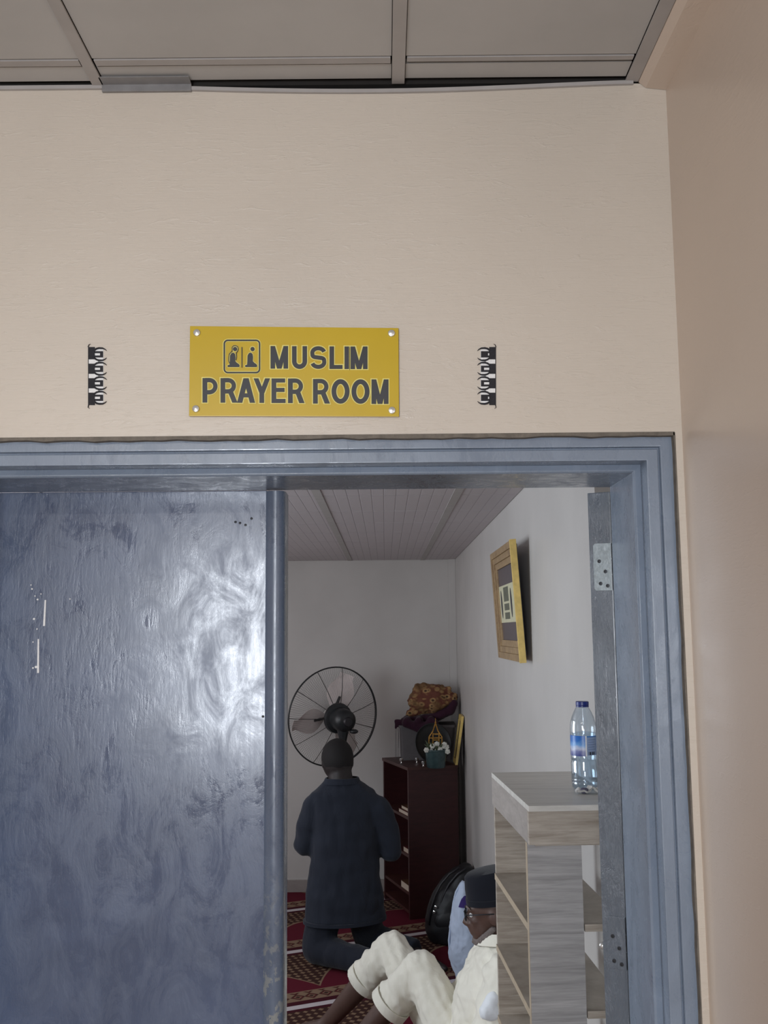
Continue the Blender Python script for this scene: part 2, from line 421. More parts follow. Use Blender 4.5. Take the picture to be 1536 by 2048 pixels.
# lobby ceiling: slab coloured dark for the shadow in the gaps, boards laid in metal bars
ceiling = struct(MB().box(-2.95, XR + .15, -1.85, 1.62, ZC + .03, ZC + .13).box(-2.95, XR + .15, 1.4535, 1.62, ZC - .001, ZC + .03).box(-2.95, XR + .15, 1.4645, 1.62, ZC - .02, ZC - .001).build('ceiling', M['void']))
bars = [(-1.072, -1.054), (-.4545, -.4365), (.0185, .0385), (.388, .4085)]
xs = [(-2.8, -1.073), (-1.053, -.4555), (-.4355, .0175), (.0395, .387)]
for x0, x1 in xs:
    for y0, y1, dz in ((-1.69, .16, 0), (.17, .77, 0), (.782, 1.3795, .0), (1.4025, 1.4415, .001)):
        MB().box(x0, x1, y0, y1, ZC + .001 + dz, ZC + .009 + dz).build('ceiling_panel', M['tile'], ceiling)
for x0, x1 in bars:
    MB().box(x0, x1, -1.69, YW - .0005, ZC - .003, ZC + .0005).build('ceiling_bar', M['tbar'], ceiling, bevel=.0006)
for i, (x0, x1) in enumerate(xs):
    MB().box(x0 + .0015, x1 - .0015, 1.3825, 1.397 - (.004 if i == 3 else 0), ZC - .0005, ZC + .003).build('ceiling_bar', M['tbar'], ceiling)
# sagging edge strip against the wall
rg = []
for i in range(61):
    x = -1.0 + i * (.40 + 1.0) / 60; z = ZC - .0005 - sag(x)
    rg.append([Vector((x, 1.4455, z + .001)), Vector((x, YW - .0007, z + .001)), Vector((x, YW - .0007, z - .0055)), Vector((x, 1.4455, z - .005))])
struct(MB().loft(rg).build('trim_1', M['tbar']))
# moulding where ceiling meets the right wall
tr = MB().prism([(.409, 0, ZC + .01), (.409, 0, ZC - .004), (.420, 0, ZC - .0135), (XR, 0, ZC - .0175), (XR, 0, ZC + .01)], (0, YW, 0))
tr.v = [Vector((p.x, -1.7 + (p.y / YW) * (YW + 1.7 - .001), p.z)) for p in tr.v]
struct(tr.build('trim_2', M['peach_side']))
# loose metal strip hanging at the ceiling edge
a = at(205, 166, Y=1.447); b = at(383, 183, Y=1.447)
mt = thing('metal_strip', 'short loose grey metal strip hanging where ceiling meets peach wall', 'metal strip', (a.x, 1.447, b.z))
MB().box(a.x, b.x, 1.4440, 1.4490, b.z, ZC - .0015).build('face_flange', M['zinc'], mt, bevel=.0005)
MB().box(a.x, b.x, 1.424, 1.4440, ZC - .003, ZC - .0015).build('bottom_flange', M['zinc'], mt)

# ------------------------------------------------------------------ door frame: mitred stepped profile swept round the opening
def frame_sweep(mb, prof):
    """prof = [(inset from outer edge, y)], closed; swept left jamb - head - right jamb"""
    def ring(corner):
        r = []
        for s_, y in prof:
            x = FX0 + s_ if corner < 2 else FX1 - s_; z = 0.0 if corner in (0, 3) else FZ - s_
            r.append(Vector((x, y, z)))
        return r
    mb.loft([ring(k) for k in range(4)])
df = thing('door_frame', 'blue grey painted stepped door frame set in the peach wall', 'door frame', ((FX0 + FX1) / 2, FY, 0))
y0 = FY
def jamb(name, prof, mat='enamel'):
    mb = MB(); frame_sweep(mb, prof); return mb.build(name, M[mat], df, bevel=.0012)
jamb('outer_band', [(0, y0), (.0190, y0), (.0200, y0 + .003), (.0200, y0 + .03), (0, y0 + .03)])
jamb('inner_band', [(.0200, y0 + .005), (.0224, y0 + .005), (.0236, y0), (.0405, y0), (.0405, y0 + .06), (.0200, y0 + .06)])
jamb('stop_bead', [(.0405, y0 + .036), (.0510, y0 + .034), (.0535, y0 + .037), (.0535, FB), (.0200, FB), (.0200, y0 + .061), (.0405, y0 + .061)])
# ------------------------------------------------------------------ door leaves
LZ = 2.1224
lx0, lx1 = FX0 + .050, at(531, 1400, Y=1.652).x
ld = thing('door_leaf', 'closed blue grey steel door leaf with glossy streaked paint', 'door', (lx0, 1.66, 0))
MB().box(lx0, lx1, 1.653, 1.695, .01, LZ).build('leaf_panel', M['enamel_leaf'], ld, bevel=.0012)
ax0, ax1 = lx1 - .0005, at(569, 1400, Y=1.64).x
axc, ar = (ax0 + ax1) / 2, (ax1 - ax0) / 2
pr = [(axc - ar, 1.695), (axc - ar, 1.648), (axc - ar * .96, 1.642), (axc - ar * .45, 1.636), (axc + ar * .1, 1.6345), (axc + ar * .5, 1.636), (axc + ar * .85, 1.641), (axc + ar, 1.650), (axc + ar, 1.695)]
MB().prism([(x, y, .01) for x, y in pr], (0, 0, LZ - .013)).build('meeting_rod', M['enamel_rod'], ld, smooth='auto')
sp = MB(); random.seed(11)
for px, py, h, lean in ((88, 1226, 26, 4), (76, 1312, 34, -3)):
    p = at(px, py, Y=1.6525)
    q = [at(px - 2, py + h, Y=1.6518), at(px + 2, py + h, Y=1.6518), at(px + 3 + lean * .3, py - h, Y=1.6518), at(px + lean * .3, py - h, Y=1.6518)]
    sp.prism(q, (0, .0018, 0))
for px, py, r in ((64, 1178, 2), (70, 1192, 1.6), (75, 1199, 2.2), (68, 1238, 2.6), (74, 1258, 1.6), (66, 1284, 1.5), (72, 1334, 3), (66, 1336, 2), (82, 1188, 1.5), (62, 1170, 1.5), (140, 1198, 1.5)):
    p = at(px, py, Y=1.6522); sp.ball(p, (r * .0008, .0006, r * .0008), 5)
sp.build('paint_splash', M['woven_white'], ld, kind='stuff', label='white paint splashes on the leaf')
rv = MB()
for px, py in ((471, 1044), (480, 1046), (491, 1050), (526, 1433), (503, 1037)):
    rv.ball(at(px, py, Y=1.6527), (.0022, .001, .0022), 6)
rv.build('screw_mark', M['dark_metal'], ld, kind='stuff')

ang = math.radians(25); u_ = Vector((math.sin(ang), math.cos(ang), 0)); n_ = Vector((math.cos(ang), -math.sin(ang), 0))
P0 = Vector((at(1182, 1200, Y=1.676).x, 1.676, 0)); TH = .0385; LW = .52
rd = thing('door_leaf', 'open blue grey steel door leaf seen edge on with hinge plate', 'door', P0)
LT = at(1200, 986, Y=1.676).z
MB().hexa([P0 + Vector((0, 0, .01)), P0 + n_ * TH + Vector((0, 0, .01)), P0 + n_ * TH + u_ * LW + Vector((0, 0, .01)), P0 + u_ * LW + Vector((0, 0, .01)),
           P0 + Vector((0, 0, LT)), P0 + n_ * TH + Vector((0, 0, LT)), P0 + n_ * TH + u_ * LW + Vector((0, 0, LT)), P0 + u_ * LW + Vector((0, 0, LT))]).build('leaf_panel', M['enamel_edge'], rd, bevel=.0015)
def hinge(zt, zb, plate_mat):
    def P(s_, z, o): return P0 + n_ * s_ + Vector((0, 0, z)) - u_ * o
    pts = [P(.007, zb + .004, .0), P(.010, zb, .0), P(TH - .001, zb, 0), P(TH - .001, zt, 0), P(.010, zt, 0), P(.007, zt - .004, 0)]
    h = MB().prism(pts, -u_ * .0022).build('hinge_plate', plate_mat, rd, bevel=.0007)
    k = (zt - zb)
    for s_, f in ((.017, .62), (.027, .40), (.018, .15), (.030, .10)):
        c = P(s_, zb + k * f, .0024); MB().lathe([(.0033, 0), (.0031, .0006), (.0009, .0007), (.0007, .0002)], c, 10, -u_).build('screw_head', M['dark_metal'], h)
    b = MB()
    c = P(TH + .004, zb, -.002)
    for i in range(3):
        b.lathe([(.0048, 0), (.0052, .001), (.0052, k * .32), (.0048, k * .325)], c + Vector((0, 0, k * .335 * i)), 12)
    b.build('hinge_barrel', M['dark_metal'], rd, smooth='auto')
hinge(at(1205, 1088, Y=1.68).z, at(1205, 1182, Y=1.68).z, M['hinge_metal'])
hinge(at(1215, 1828, Y=1.68).z, at(1215, 1932, Y=1.68).z, M['enamel_edge'])
c = at(1205, 1891, Y=1.69)
MB().lathe([(.002, 0), (.0055, .001), (.006, .004), (.0045, .008), (.001, .009)], c - n_ * -.004, 12, -n_).build('latch_stud', M['chrome'], rd, smooth=True)

# ------------------------------------------------------------------ sign
def S(px, py, y=1.44): return at(px, py, Y=y)
sy = YW - .006
tl, tr_, br, bl = S(380, 652, sy), S(797, 656, sy), S(798, 833, sy), S(378, 832, sy)
sg = thing('wall_sign', 'yellow prayer room sign with black lettering above the door', 'sign', ((tl.x + br.x) / 2, YW, bl.z))
MB().prism([tl, tr_, br, bl], (0, .004, 0)).build('sign_board', M['yellow'], sg, bevel=.0006)
mm = 1.45 / FPX * 1.03
def rect(x0, y0, x1, y1): return [(x0, y0), (x1, y0), (x1, y1), (x0, y1)]
def stroke(pts, t, closed=False, ext=0):
    pts = [Vector(p) for p in pts]; m = len(pts); out = []; L = []; Rr = []
    for i, p in enumerate(pts):
        d = (pts[(i + 1) % m] - pts[i - 1]) if closed else (pts[min(i + 1, m - 1)] - pts[max(0, i - 1)])
        d.normalize(); nn = Vector((-d.y, d.x)); q = p.copy()
        if not closed and ext:
            if i == 0: q = p - d * ext
            if i == m - 1: q = p + d * ext
        L.append(q + nn * t / 2); Rr.append(q - nn * t / 2)
    k = m if closed else m - 1
    return [[tuple(L[i]), tuple(L[(i + 1) % m]), tuple(Rr[(i + 1) % m]), tuple(Rr[i])] for i in range(k)]
def arc(cx, cy, rx, ry, a0, a1, n=14):
    return [(cx + rx * math.cos(math.radians(a0 + (a1 - a0) * i / n)), cy + ry * math.sin(math.radians(a0 + (a1 - a0) * i / n))) for i in range(n + 1)]
def glyph(ch, w_, h, t, e):
    T = t + 2 * e; b = t * .86; B = b + 2 * e
    def V(x, y0=0, y1=None): return [rect(x - e, y0 - e, x + t + e, (h if y1 is None else y1) + e)]
    def H(y, x0, x1): return [rect(x0 - e, y - e, x1 + e, y + b + e)]
    def D(xb, xt, yb=0, yt=None, k=1.0):
        yt = h if yt is None else yt; return [[(xb - e * 1.1, yb - e), (xb + t * k + e * 1.1, yb - e), (xt + t * k + e * 1.1, yt + e), (xt - e * 1.1, yt + e)]]
    if ch == 'M': return V(0) + V(w_ - t) + D(w_ / 2 - t / 2, 0) + D(w_ / 2 - t / 2, w_ - t)
    if ch == 'I': return V(0)
    if ch == 'L': return V(0) + H(0, 0, w_)
    if ch == 'E': return V(0) + H(0, 0, w_) + H(h * .45, 0, w_ * .93) + H(h - b, 0, w_ * .97)
    if ch == 'U':
        r = w_ / 2 - t / 2; k = r * 1.0
        return stroke([(t / 2, h)] + [(t / 2, h * .6)] + arc(w_ / 2, t * .45 + k, r, k, 180, 360) + [(w_ - t / 2, h * .6), (w_ - t / 2, h)], T, ext=e)
    if ch == 'S':
        r = w_ / 2 - t / 2; q = (h - b) / 4
        return stroke(arc(w_ / 2, h - b / 2 - q, r, q, 15, 180, 12) + arc(w_ / 2 - r * .35, h / 2 + q * .62, r * .65, q * .55, 200, 255, 5) +
                      arc(w_ / 2 + r * .35, h / 2 - q * .62, r * .65, q * .55, 75, 20, 5) + arc(w_ / 2, b / 2 + q, r, q, 0, -165, 12), b * 1.04 + 2 * e, ext=e)
    if ch in 'PR':
        y1 = h - b / 2; y2 = h * (.42 if ch == 'P' else .46); r = (y1 - y2) / 2; xe = w_ * (.98 if ch == 'P' else .92) - t / 2
        o = V(0) + stroke([(t * .6, y1), (xe - r, y1)] + arc(xe - r, (y1 + y2) / 2, r, r, 90, -90) + [(xe - r, y2), (t * .6, y2)], b * 1.05 + 2 * e)
        if ch == 'R': o += D(w_ - t * 1.12, w_ * .42, 0, y2, 1.12)
        return o
    if ch == 'A': return D(0, w_ / 2 - t * .55, k=1.1) + D(w_ - t * 1.1, w_ / 2 - t * .55, k=1.1) + [rect(w_ * .24 - e * .2, h * .22 - e, w_ * .76 + e * .2, h * .22 + b + e)]
    if ch == 'Y': return [rect(w_ / 2 - t / 2 - e, -e, w_ / 2 + t / 2 + e, h * .45)] + D(w_ / 2 - t / 2, 0, h * .40, k=1.05) + D(w_ / 2 - t / 2, w_ - t * 1.05, h * .40, k=1.05)
    if ch == 'O': return stroke(arc(w_ / 2, h / 2, w_ / 2 - t / 2, h / 2 - t / 2, 0, 360, 36)[:-1], T, closed=True)
hal = MB()
def place(polys, px, py, mb, y, th=.0009):
    for i, poly in enumerate(polys):
        mb.prism([S(px + a, py - b, y - .000012 * (i % 40)) for a, b in poly], (0, th + .000006 * (i % 40), 0))
def word(seq, px, base, h, t):
    for ch, x, w_ in seq:
        mb = MB(); place(glyph(ch, w_, h, t, 0), px + x, base + (x * .006), mb, sy - .0016); mb.build('letter', M['black_vinyl'], sg)
        place(glyph(ch, w_, h, t, 2.0), px + x, base + (x * .006), hal, sy - .0008)
word([('M', 0, 35), ('U', 43, 30), ('S', 79, 33), ('L', 118, 26), ('I', 148, 9), ('M', 160, 34)], 541, 737, 45, 9.0)
word([('P', 0, 31), ('R', 36, 34), ('A', 69, 36), ('Y', 102, 33), ('E', 138, 28), ('R', 171, 33)], 405, 805, 49, 9.4)
word([('R', 0, 34), ('O', 37, 36), ('O', 77, 36), ('M', 117, 34)], 626, 807, 49, 9.4)
# pictogram
pic = MB()
def rr(x0, y0, x1, y1, r):
    o = []
    for cx, cy, a0 in ((x1 - r, y0 + r, -90), (x1 - r, y1 - r, 0), (x0 + r, y1 - r, 90), (x0 + r, y0 + r, 180)): o += arc(cx, cy, r, r, a0, a0 + 90, 6)
    return o
place(stroke([(x, -y) for x, y in rr(448.5, 680.5, 519, 745, 7)], 3.0, True), 0, 0, pic, sy - .0016)
place(stroke([(x, -y) for x, y in rr(448.5, 680.5, 519, 745, 7)], 6.0, True), 0, 0, hal, sy - .0008)
place([rect(483, -735, 484.6, -694)], 0, 0, pic, sy - .0016)
def figure(dx, lady):
    head = arc(470 + dx, -698, 4.3, 4.3, 0, 360, 18)[:-1]
    # kneeling figure: back, thighs to the right, shin along the ground
    body = [(460, 711), (463, 706), (467, 705), (470, 708), (471, 714), (470.5, 722), (473, 725), (478, 728.5), (479.5, 731.5), (478, 734), (456, 734), (454.5, 732), (456, 730), (459, 729.5), (459.5, 724)]
    body = [(x + dx, -y) for x, y in body]
    place([head], 0, 0, pic, sy - .0016); place([body], 0, 0, pic, sy - .0016)
    def grow(poly, e):
        c = Vector((sum(p[0] for p in poly) / len(poly), sum(p[1] for p in poly) / len(poly)))
        return [tuple(Vector(p) + (Vector(p) - c).normalized() * e) for p in poly]
    place([grow(head, 1.6)], 0, 0, hal, sy - .0008); place(stroke(body, 2.6, True), 0, 0, hal, sy - .0008)
    if lady:
        veil = [(464.5, 701), (464, 695), (467, 691.5), (471, 691), (475, 693), (476.5, 697.5), (475, 702), (472.5, 706), (473, 714), (471.8, 720)]
        place(stroke([(x, -y) for x, y in veil], 1.4), 0, 0, pic, sy - .0017)
        place(stroke([(464.5, -701), (462, -704.5), (458.5, -708), (457.5, -714), (457.3, -722), (459.5, -727)], 1.4), 0, 0, pic, sy - .0017)
figure(0, True); figure(35, False)
pic.build('pictogram', M['black_vinyl'], sg, label='framed pictogram of two kneeling figures')
hal.build('letter_outline', M['halo'], sg)
for px, py in ((394, 666), (783, 667), (392, 818), (784, 821)):
    c = S(px, py, sy)
    MB().lathe([(.0056, 0), (.0056, .002), (.0048, .0034), (.002, .0042), (.0002, .0044)], c, 20, (0, -1, 0)).build('standoff_screw', M['chrome'], sg, smooth='auto')

# ------------------------------------------------------------------ two woven strips either side of the sign
def woven(cx_edge, top, bot, sgn, label, fade):
    y = YW - .0012; k = (bot - top) / 4.0
    r = thing('woven_strip', label, 'woven strip', S(cx_edge, bot, YW), 'woven strips beside the sign')
    wmb = MB(); bmb = MB(); arm = MB()
    def X(a): return cx_edge + sgn * a
    wmb.prism([S(X(1), top + 2, y + .0004), S(X(31), top + 5, y + .0004), S(X(31), bot - 5, y + .0004), S(X(1), bot - 2, y + .0004)], (0, .0007, 0))
    def q(mb, a0, y0, a1, y1, yy): mb.prism([S(X(a0), y0, yy), S(X(a1), y0, yy), S(X(a1), y1, yy), S(X(a0), y1, yy)], (0, .0008, 0))
    q(bmb, 0, top, 13.5, bot, y - .0004)
    for i in range(4):
        yc = top + k * (i + .5)
        # U-shaped pocket with a slot
        q(bmb, 13, yc - 6.2, 30, yc - 2.4, y - .0004); q(bmb, 13, yc + 2.4, 30, yc + 6.2, y - .0004); q(bmb, 24, yc - 2.4, 30, yc + 2.4, y - .0004)
        if fade and i in (0, 3): q(bmb, 16, yc - 2.4, 24, yc + 2.4, y - .0004)
        if i < 3:
            yb = top + k * (i + 1); q(wmb, 1.5, yb - 4.2, 14, yb + 4.2, y - .0012)
            wmb.prism([S(X(14), yb - 4.2, y - .0012), S(X(21), yb, y - .0012), S(X(14), yb + 4.2, y - .0012)], (0, .0008, 0))
        for s_ in (-1, 1):
            ya = yc + s_ * 10.5
            pts = [(12, yc + s_ * 7.5), (17, ya + s_ * .6), (22, ya + s_ * 1.8), (29, ya + s_ * 1.6), (34, ya - s_ * .6), (37, ya - s_ * 3.5)]
            wd = [.0016, .0016, .0016, .0013, .0008, .0004]
            arm.tube([S(X(a_), b_, y - .0006) for a_, b_ in pts], wd, 5)
    wmb.build('white_weave', M['woven_white'], r); bmb.build('black_weave', M['woven_black'], r)
    arm.tube([S(X(0), top, y), S(X(2), top - 5, y - .001), S(X(5), top - 6, y - .001)], [.0008, .0006, .0003], 5)
    arm.tube([S(X(1), bot, y), S(X(0), bot + 5, y - .001), S(X(3), bot + 7, y - .001)], [.0008, .0006, .0003], 5)
    arm.build('loose_thread', M['woven_black'], r, kind='stuff')
woven(176, 694, 810, 1, 'black and white woven strip stuck on wall left of the yellow sign', False)
woven(992, 694, 810, -1, 'black and white woven strip stuck on wall right of the yellow sign', True)

# ------------------------------------------------------------------ prayer room shell
XI, YE, ZI, XL = .537, 7.42, 2.423, -2.4
struct(MB().box(XI, XI + .3, 2.46, YE + .1, 0, 2.6).box(.74, .9, YB, 2.46, 0, 2.6).build('wall_side', M['white_wall']))
struct(MB().box(XL - .1, XI + .3, YE, YE + .1, 0, 2.6).build('wall_far', M['white_wall']))
IX0, IX1, IZ0, IZ1 = 2.15, 3.85, 1.05, 2.38
struct(MB().box(XL - .1, XL, YB, IX0, 0, 2.6).box(XL - .1, XL, IX1, YE, 0, 2.6).box(XL - .1, XL, IX0, IX1, 0, IZ0).box(XL - .1, XL, IX0, IX1, IZ1, 2.6).build('wall_inner_left', M['white_wall']))
w2 = MB()
for y in (IX0, (IX0 + IX1) / 2 - .025, IX1 - .05): w2.box(XL - .07, XL - .02, y, y + .05, IZ0, IZ1)
w2.box(XL - .07, XL - .02, IX0, IX1, IZ0, IZ0 + .05).box(XL - .07, XL - .02, IX0, IX1, IZ1 - .05, IZ1)
struct(w2.build('window_2', M['tbar']))
struct(MB().box(-2.5, 1.0, YB, YE + .1, -.1, -.012).build('floor_inner', M['floor_tile']))
cin = struct(MB().box(XL - .1, 1.0, YB, YE + .1, ZI + .012, ZI + .1).build('ceiling_inner', M['void']))
ys = [1.66, 2.1, 2.55, 3.0, 3.45, 3.87, 4.38, 4.86, 5.31, 5.86, 6.33, 6.92, 7.415]
xbars = [-2.4, -1.88, -1.33, -.79, -.262, .29, XI]
for i in range(len(ys) - 1):
    for j in range(len(xbars) - 1):
        if j == len(xbars) - 2 and ys[i] < 2.5: x1 = .73
        else: x1 = xbars[j + 1]
        MB().box(xbars[j] + .003, x1 - .003, ys[i] + .0045, ys[i + 1] - .0045, ZI, ZI + .008).build('ceiling_panel', M['pvc'], cin)
for x in xbars[1:-1]:
    MB().box(x - .017, x + .017, 1.66, 7.41, ZI - .003, ZI + .0005).build('ceiling_bar', M['tbar'], cin)
struct(MB().box(XI - .055, XI - .001, YE - .035, YE - .001, 0, ZI).build('trim_3', M['white_wall']))      # conduit box in the corner
struct(MB().box(XL, XI - .055, YE - .014, YE, 0, .085).build('baseboard_far', M['baseboard'], bevel=.003))

cpt = thing('prayer_carpet', 'red prayer carpet with white row lines and beige borders', 'carpet', (-.9, 4.5, 0))
MB().box(XL, XI - .002, YB + .01, YE - .016, -.011, 0).build('carpet_pile', M['carpet'], cpt)
# the carpet pattern reads room coordinates
for o in cpt.children:
    o.data.transform(Matrix.Translation(cpt.location)); o.location = -cpt.location

# ------------------------------------------------------------------ picture on the side wall
pn, pf = at(1018, 1080, Y=3.66), None
yn, yf = 3.60, 4.30
zt_, zb_ = at(1020, 1080, Y=yn).z, at(1042, 1325, Y=yn).z
xt, xb = at(1020, 1080, Y=yn).x, at(1041, 1325, Y=yn).x
xb = min(xb, XI - .025)
def FP(s_, h, o):
    """s_ 0..1 along the wall (near to far), h 0..1 up, o = offset out of the picture plane towards the room"""
    p = Vector((xb + (xt - xb) * h, yn + (yf - yn) * s_, zb_ + (zt_ - zb_) * h)); nrm = Vector((-(zt_ - zb_), 0, (xt - xb))).normalized()
    return p + nrm * o
pfm = thing('framed_picture', 'wide gilt framed picture leaning out from the white side wall', 'picture', FP(.5, 0, 0))
TH_ = .019
def fbar(mb, s0, s1, h0, h1, o0=-TH_, o1=0):
    mb.hexa([FP(s0, h0, o0), FP(s1, h0, o0), FP(s1, h0, o1), FP(s0, h0, o1), FP(s0, h1, o0), FP(s1, h1, o0), FP(s1, h1, o1), FP(s0, h1, o1)])
fw_s, fw_h = .13, .17
def moulding(name, quad, mat):
    """quad: outer edge pair then inner edge pair (s,h); three stepped slips across the width"""
    (a, b), (d, c) = quad
    mb = MB()
    cuts = [(0, .34, .0), (.34, .66, -.006), (.66, 1, -.012)]
    for t0, t1, o in cuts:
        A = tuple(a[i] + (d[i] - a[i]) * t0 for i in (0, 1)); B = tuple(b[i] + (c[i] - b[i]) * t0 for i in (0, 1))
        D = tuple(a[i] + (d[i] - a[i]) * t1 for i in (0, 1)); C = tuple(b[i] + (c[i] - b[i]) * t1 for i in (0, 1))
        mb.hexa([FP(*A, -TH_), FP(*B, -TH_), FP(*C, -TH_), FP(*D, -TH_), FP(*A, o), FP(*B, o), FP(*C, o), FP(*D, o)])
    return mb.build(name, mat, pfm, bevel=.001)
ins = [(fw_s, fw_h), (1 - fw_s, fw_h), (1 - fw_s, 1 - fw_h), (fw_s, 1 - fw_h)]; out_ = [(0, 0), (1, 0), (1, 1), (0, 1)]
for k, nm in enumerate(('bottom_rail', 'far_stile', 'top_rail', 'near_stile')):
    j = (k + 1) % 4
    moulding('frame_' + nm.split('_')[1], ((out_[k], out_[j]), (ins[k], ins[j])), M['frame_brown'])
g = MB(); fbar(g, -.012, .012, -.005, 1.005, -TH_ - .002, .003); g.build('gilt_edge', M['gold_wood'], pfm, bevel=.001, label='yellow gilt outer edge')
g = MB(); fbar(g, .1, .9, .12, .88, -TH_ + .0005, -.018); g.build('mat_board', plain('dark_plum_mat', (74, 64, 70), .3, .1), pfm)
pr_ = MB(); fbar(pr_, fw_s, 1 - fw_s, .33, .67, -.018, -.0165); pr_.build('print', plain('cream_print', (206, 202, 170), .4, .06), pfm, label='cream printed band')
dkp = plain('print_photo_green', (92, 96, 78), .4, .4, 40)
ph_ = MB()
for h0, h1 in ((.36, .42), (.44, .50), (.52, .65)):
    ph_ = MB(); fbar(ph_, .44, .66, h0, h1, -.0166, -.0160); ph_.build('print_photo', dkp, pfm)
for c0 in (.34, .78):
    ov = MB()
    pts = [FP(c0 + .035 * math.cos(a * PI / 8), .5 + .13 * math.sin(a * PI / 8), -.0160) for a in range(16)]; ov.prism(pts, (.0006, 0, 0)); ov.build('print_oval', M['black_vinyl'], pfm)
fb_ = MB(); fbar(fb_, .03, .97, .03, .97, -TH_ - .008, -TH_); fb_.build('back_board', M['dark_metal'], pfm)
hg = MB(); c0 = FP(.5, .8, -TH_ - .005); hg.tube([FP(.35, .75, -TH_ - .006), Vector((XI - .002, (yn + yf) / 2, FP(.5, .95, 0).z)), FP(.65, .75, -TH_ - .006)], .0012, 5); hg.build('hanging_wire', M['wire'], pfm)

# ------------------------------------------------------------------ shoe rack beside the open leaf
DA = 2.12
A_ = at(1057, 1612, Y=DA); ZT = A_.z
B_ = at(983, 1545, Z=ZT)
dv = Vector((B_.x - A_.x, B_.y - A_.y, 0)); DEP = dv.length; dv.normalize(); rv_ = Vector((dv.y, -dv.x, 0))
RW = (.512 - A_.x)
O_ = Vector((A_.x, A_.y, 0))
def RT(a, d, z): return O_ + rv_ * a + dv * d + Vector((0, 0, z))
def rbox(mb, a0, a1, d0, d1, z0, z1):
    return mb.hexa([RT(a0, d0, z0), RT(a1, d0, z0), RT(a1, d1, z0), RT(a0, d1, z0), RT(a0, d0, z1), RT(a1, d0, z1), RT(a1, d1, z1), RT(a0, d1, z1)])
rack = thing('shoe_rack', 'tall grey oak shoe rack with open shelves holding a water bottle', 'shoe rack', O_)
zap = at(1057, 1690, Y=DA + .005).z
TT = .012
rbox(MB(), 0, RW, 0, DEP, ZT - TT, ZT).build('top_board', M['oak_top'], rack, bevel=.001)
rbox(MB(), 0, RW, .003, .019, zap, ZT - TT).build('apron_front', M['oak'], rack, bevel=.0008)
rbox(MB(), 0.0, .016, .019, DEP, zap, ZT - TT).build('apron_side', M['oak_side'], rack, bevel=.0008)
rbox(MB(), .016, RW, .02, .030, zap - .006, zap + .004).build('apron_lip', M['oak'], rack)
pw = at(1168, 1800, Y=DA + .03).x - A_.x
rbox(MB(), .0, pw, .026, .042, .02, zap + .004).build('front_panel', M['oak_grey'], rack, bevel=.0006, label='ash grey front upright panel')
rbox(MB(), -.0008, .0, .0262, .0418, .02, zap).build('edge_banding', M['oak_edge'], rack)
rbox(MB(), .004, RW - .01, DEP - .016, DEP - .002, .02, zap + .004).build('back_panel', M['oak'], rack, bevel=.0006)
zs = [at(1020, yy, Y=B_.y - .012).z for yy in (1745, 1886.5, 2028)]
st = (zs[0] - zs[2]) / 2
lv = [zs[0], zs[1], zs[2]] + [zs[2] - st * k for k in range(1, 5)]
for z in lv:
    if z < .03: continue
    s_ = rbox(MB(), .001, RW - .004, .043, DEP - .016, z - .015, z).build('shelf', M['oak'], rack, bevel=.0006)
    rbox(MB(), .0, .001, .043, DEP - .016, z - .015, z).build('edge_banding', M['oak_edge'], s_)
    rbox(MB(), pw + .002, RW - .004, .026, .043, z - .015, z).build('shelf_nose', M['oak'], s_)

# ------------------------------------------------------------------ water bottle and paper on the rack
bd = at(1170, 1578, Z=ZT); bc = Vector((bd.x, bd.y, ZT + .0006)); kpx = bd.y / FPX * 1.03
HB = at(1168, 1403, Y=bd.y).z - ZT
rB = .0238 * (bd.y / FPX * 1000) / (bd.y / FPX * 1000) ; rB = 24.6 * kpx
bt = thing('water_bottle', 'clear plastic water bottle with navy cap standing on shoe rack', 'bottle', bc)
prof = [(rB * .2, .004), (rB * .8, 0), (rB * .95, .004), (rB * .97, .012), (rB, .02), (rB * .97, HB * .10), (rB, HB * .12), (rB, HB * .30), (rB * .96, HB * .32), (rB, HB * .34), (rB * .985, HB * .375), (rB * .985, HB * .62), (rB, HB * .635), (rB, HB * .70), (rB * .96, HB * .755),
        (rB * .85, HB * .82), (rB * .68, HB * .88), (rB * .48, HB * .935), (rB * .45, HB * .97), (rB * .45, HB * .99)]
mb = MB(); mb.lathe(prof, bc, 32); mb.build('bottle_body', M['water'], bt, smooth=True)
wl = MB(); wl.lathe([(r * .95, h + .001) for r, h in prof[1:13]], bc, 28); wl.build('inner_wall', M['water'], bt, smooth=True)
mb = MB(); mb.lathe([(rB * .47, HB * .935), (rB * .50, HB * .938), (rB * .50, HB * .95), (rB * .46, HB * .952), (rB * .50, HB * .957), (rB * .50, HB * .995), (rB * .46, HB), (.0005, HB)], bc, 28); mb.build('bottle_cap', M['cap_blue'], bt, smooth='auto')
def wrap(name, a0, a1, z0, z1, mat, off=.0006, n=10):
    rr_ = rB * .985 + off
    rings = [[bc + Vector((r_ * math.sin(math.radians(a0 + (a1 - a0) * i / n)), -r_ * math.cos(math.radians(a0 + (a1 - a0) * i / n)), z)) for r_, z in ((rr_, z0), (rr_, z1), (rr_ - .0004, z1), (rr_ - .0004, z0))] for i in range(n + 1)]
    return MB().loft(rings).build(name, mat, bt, smooth='auto')
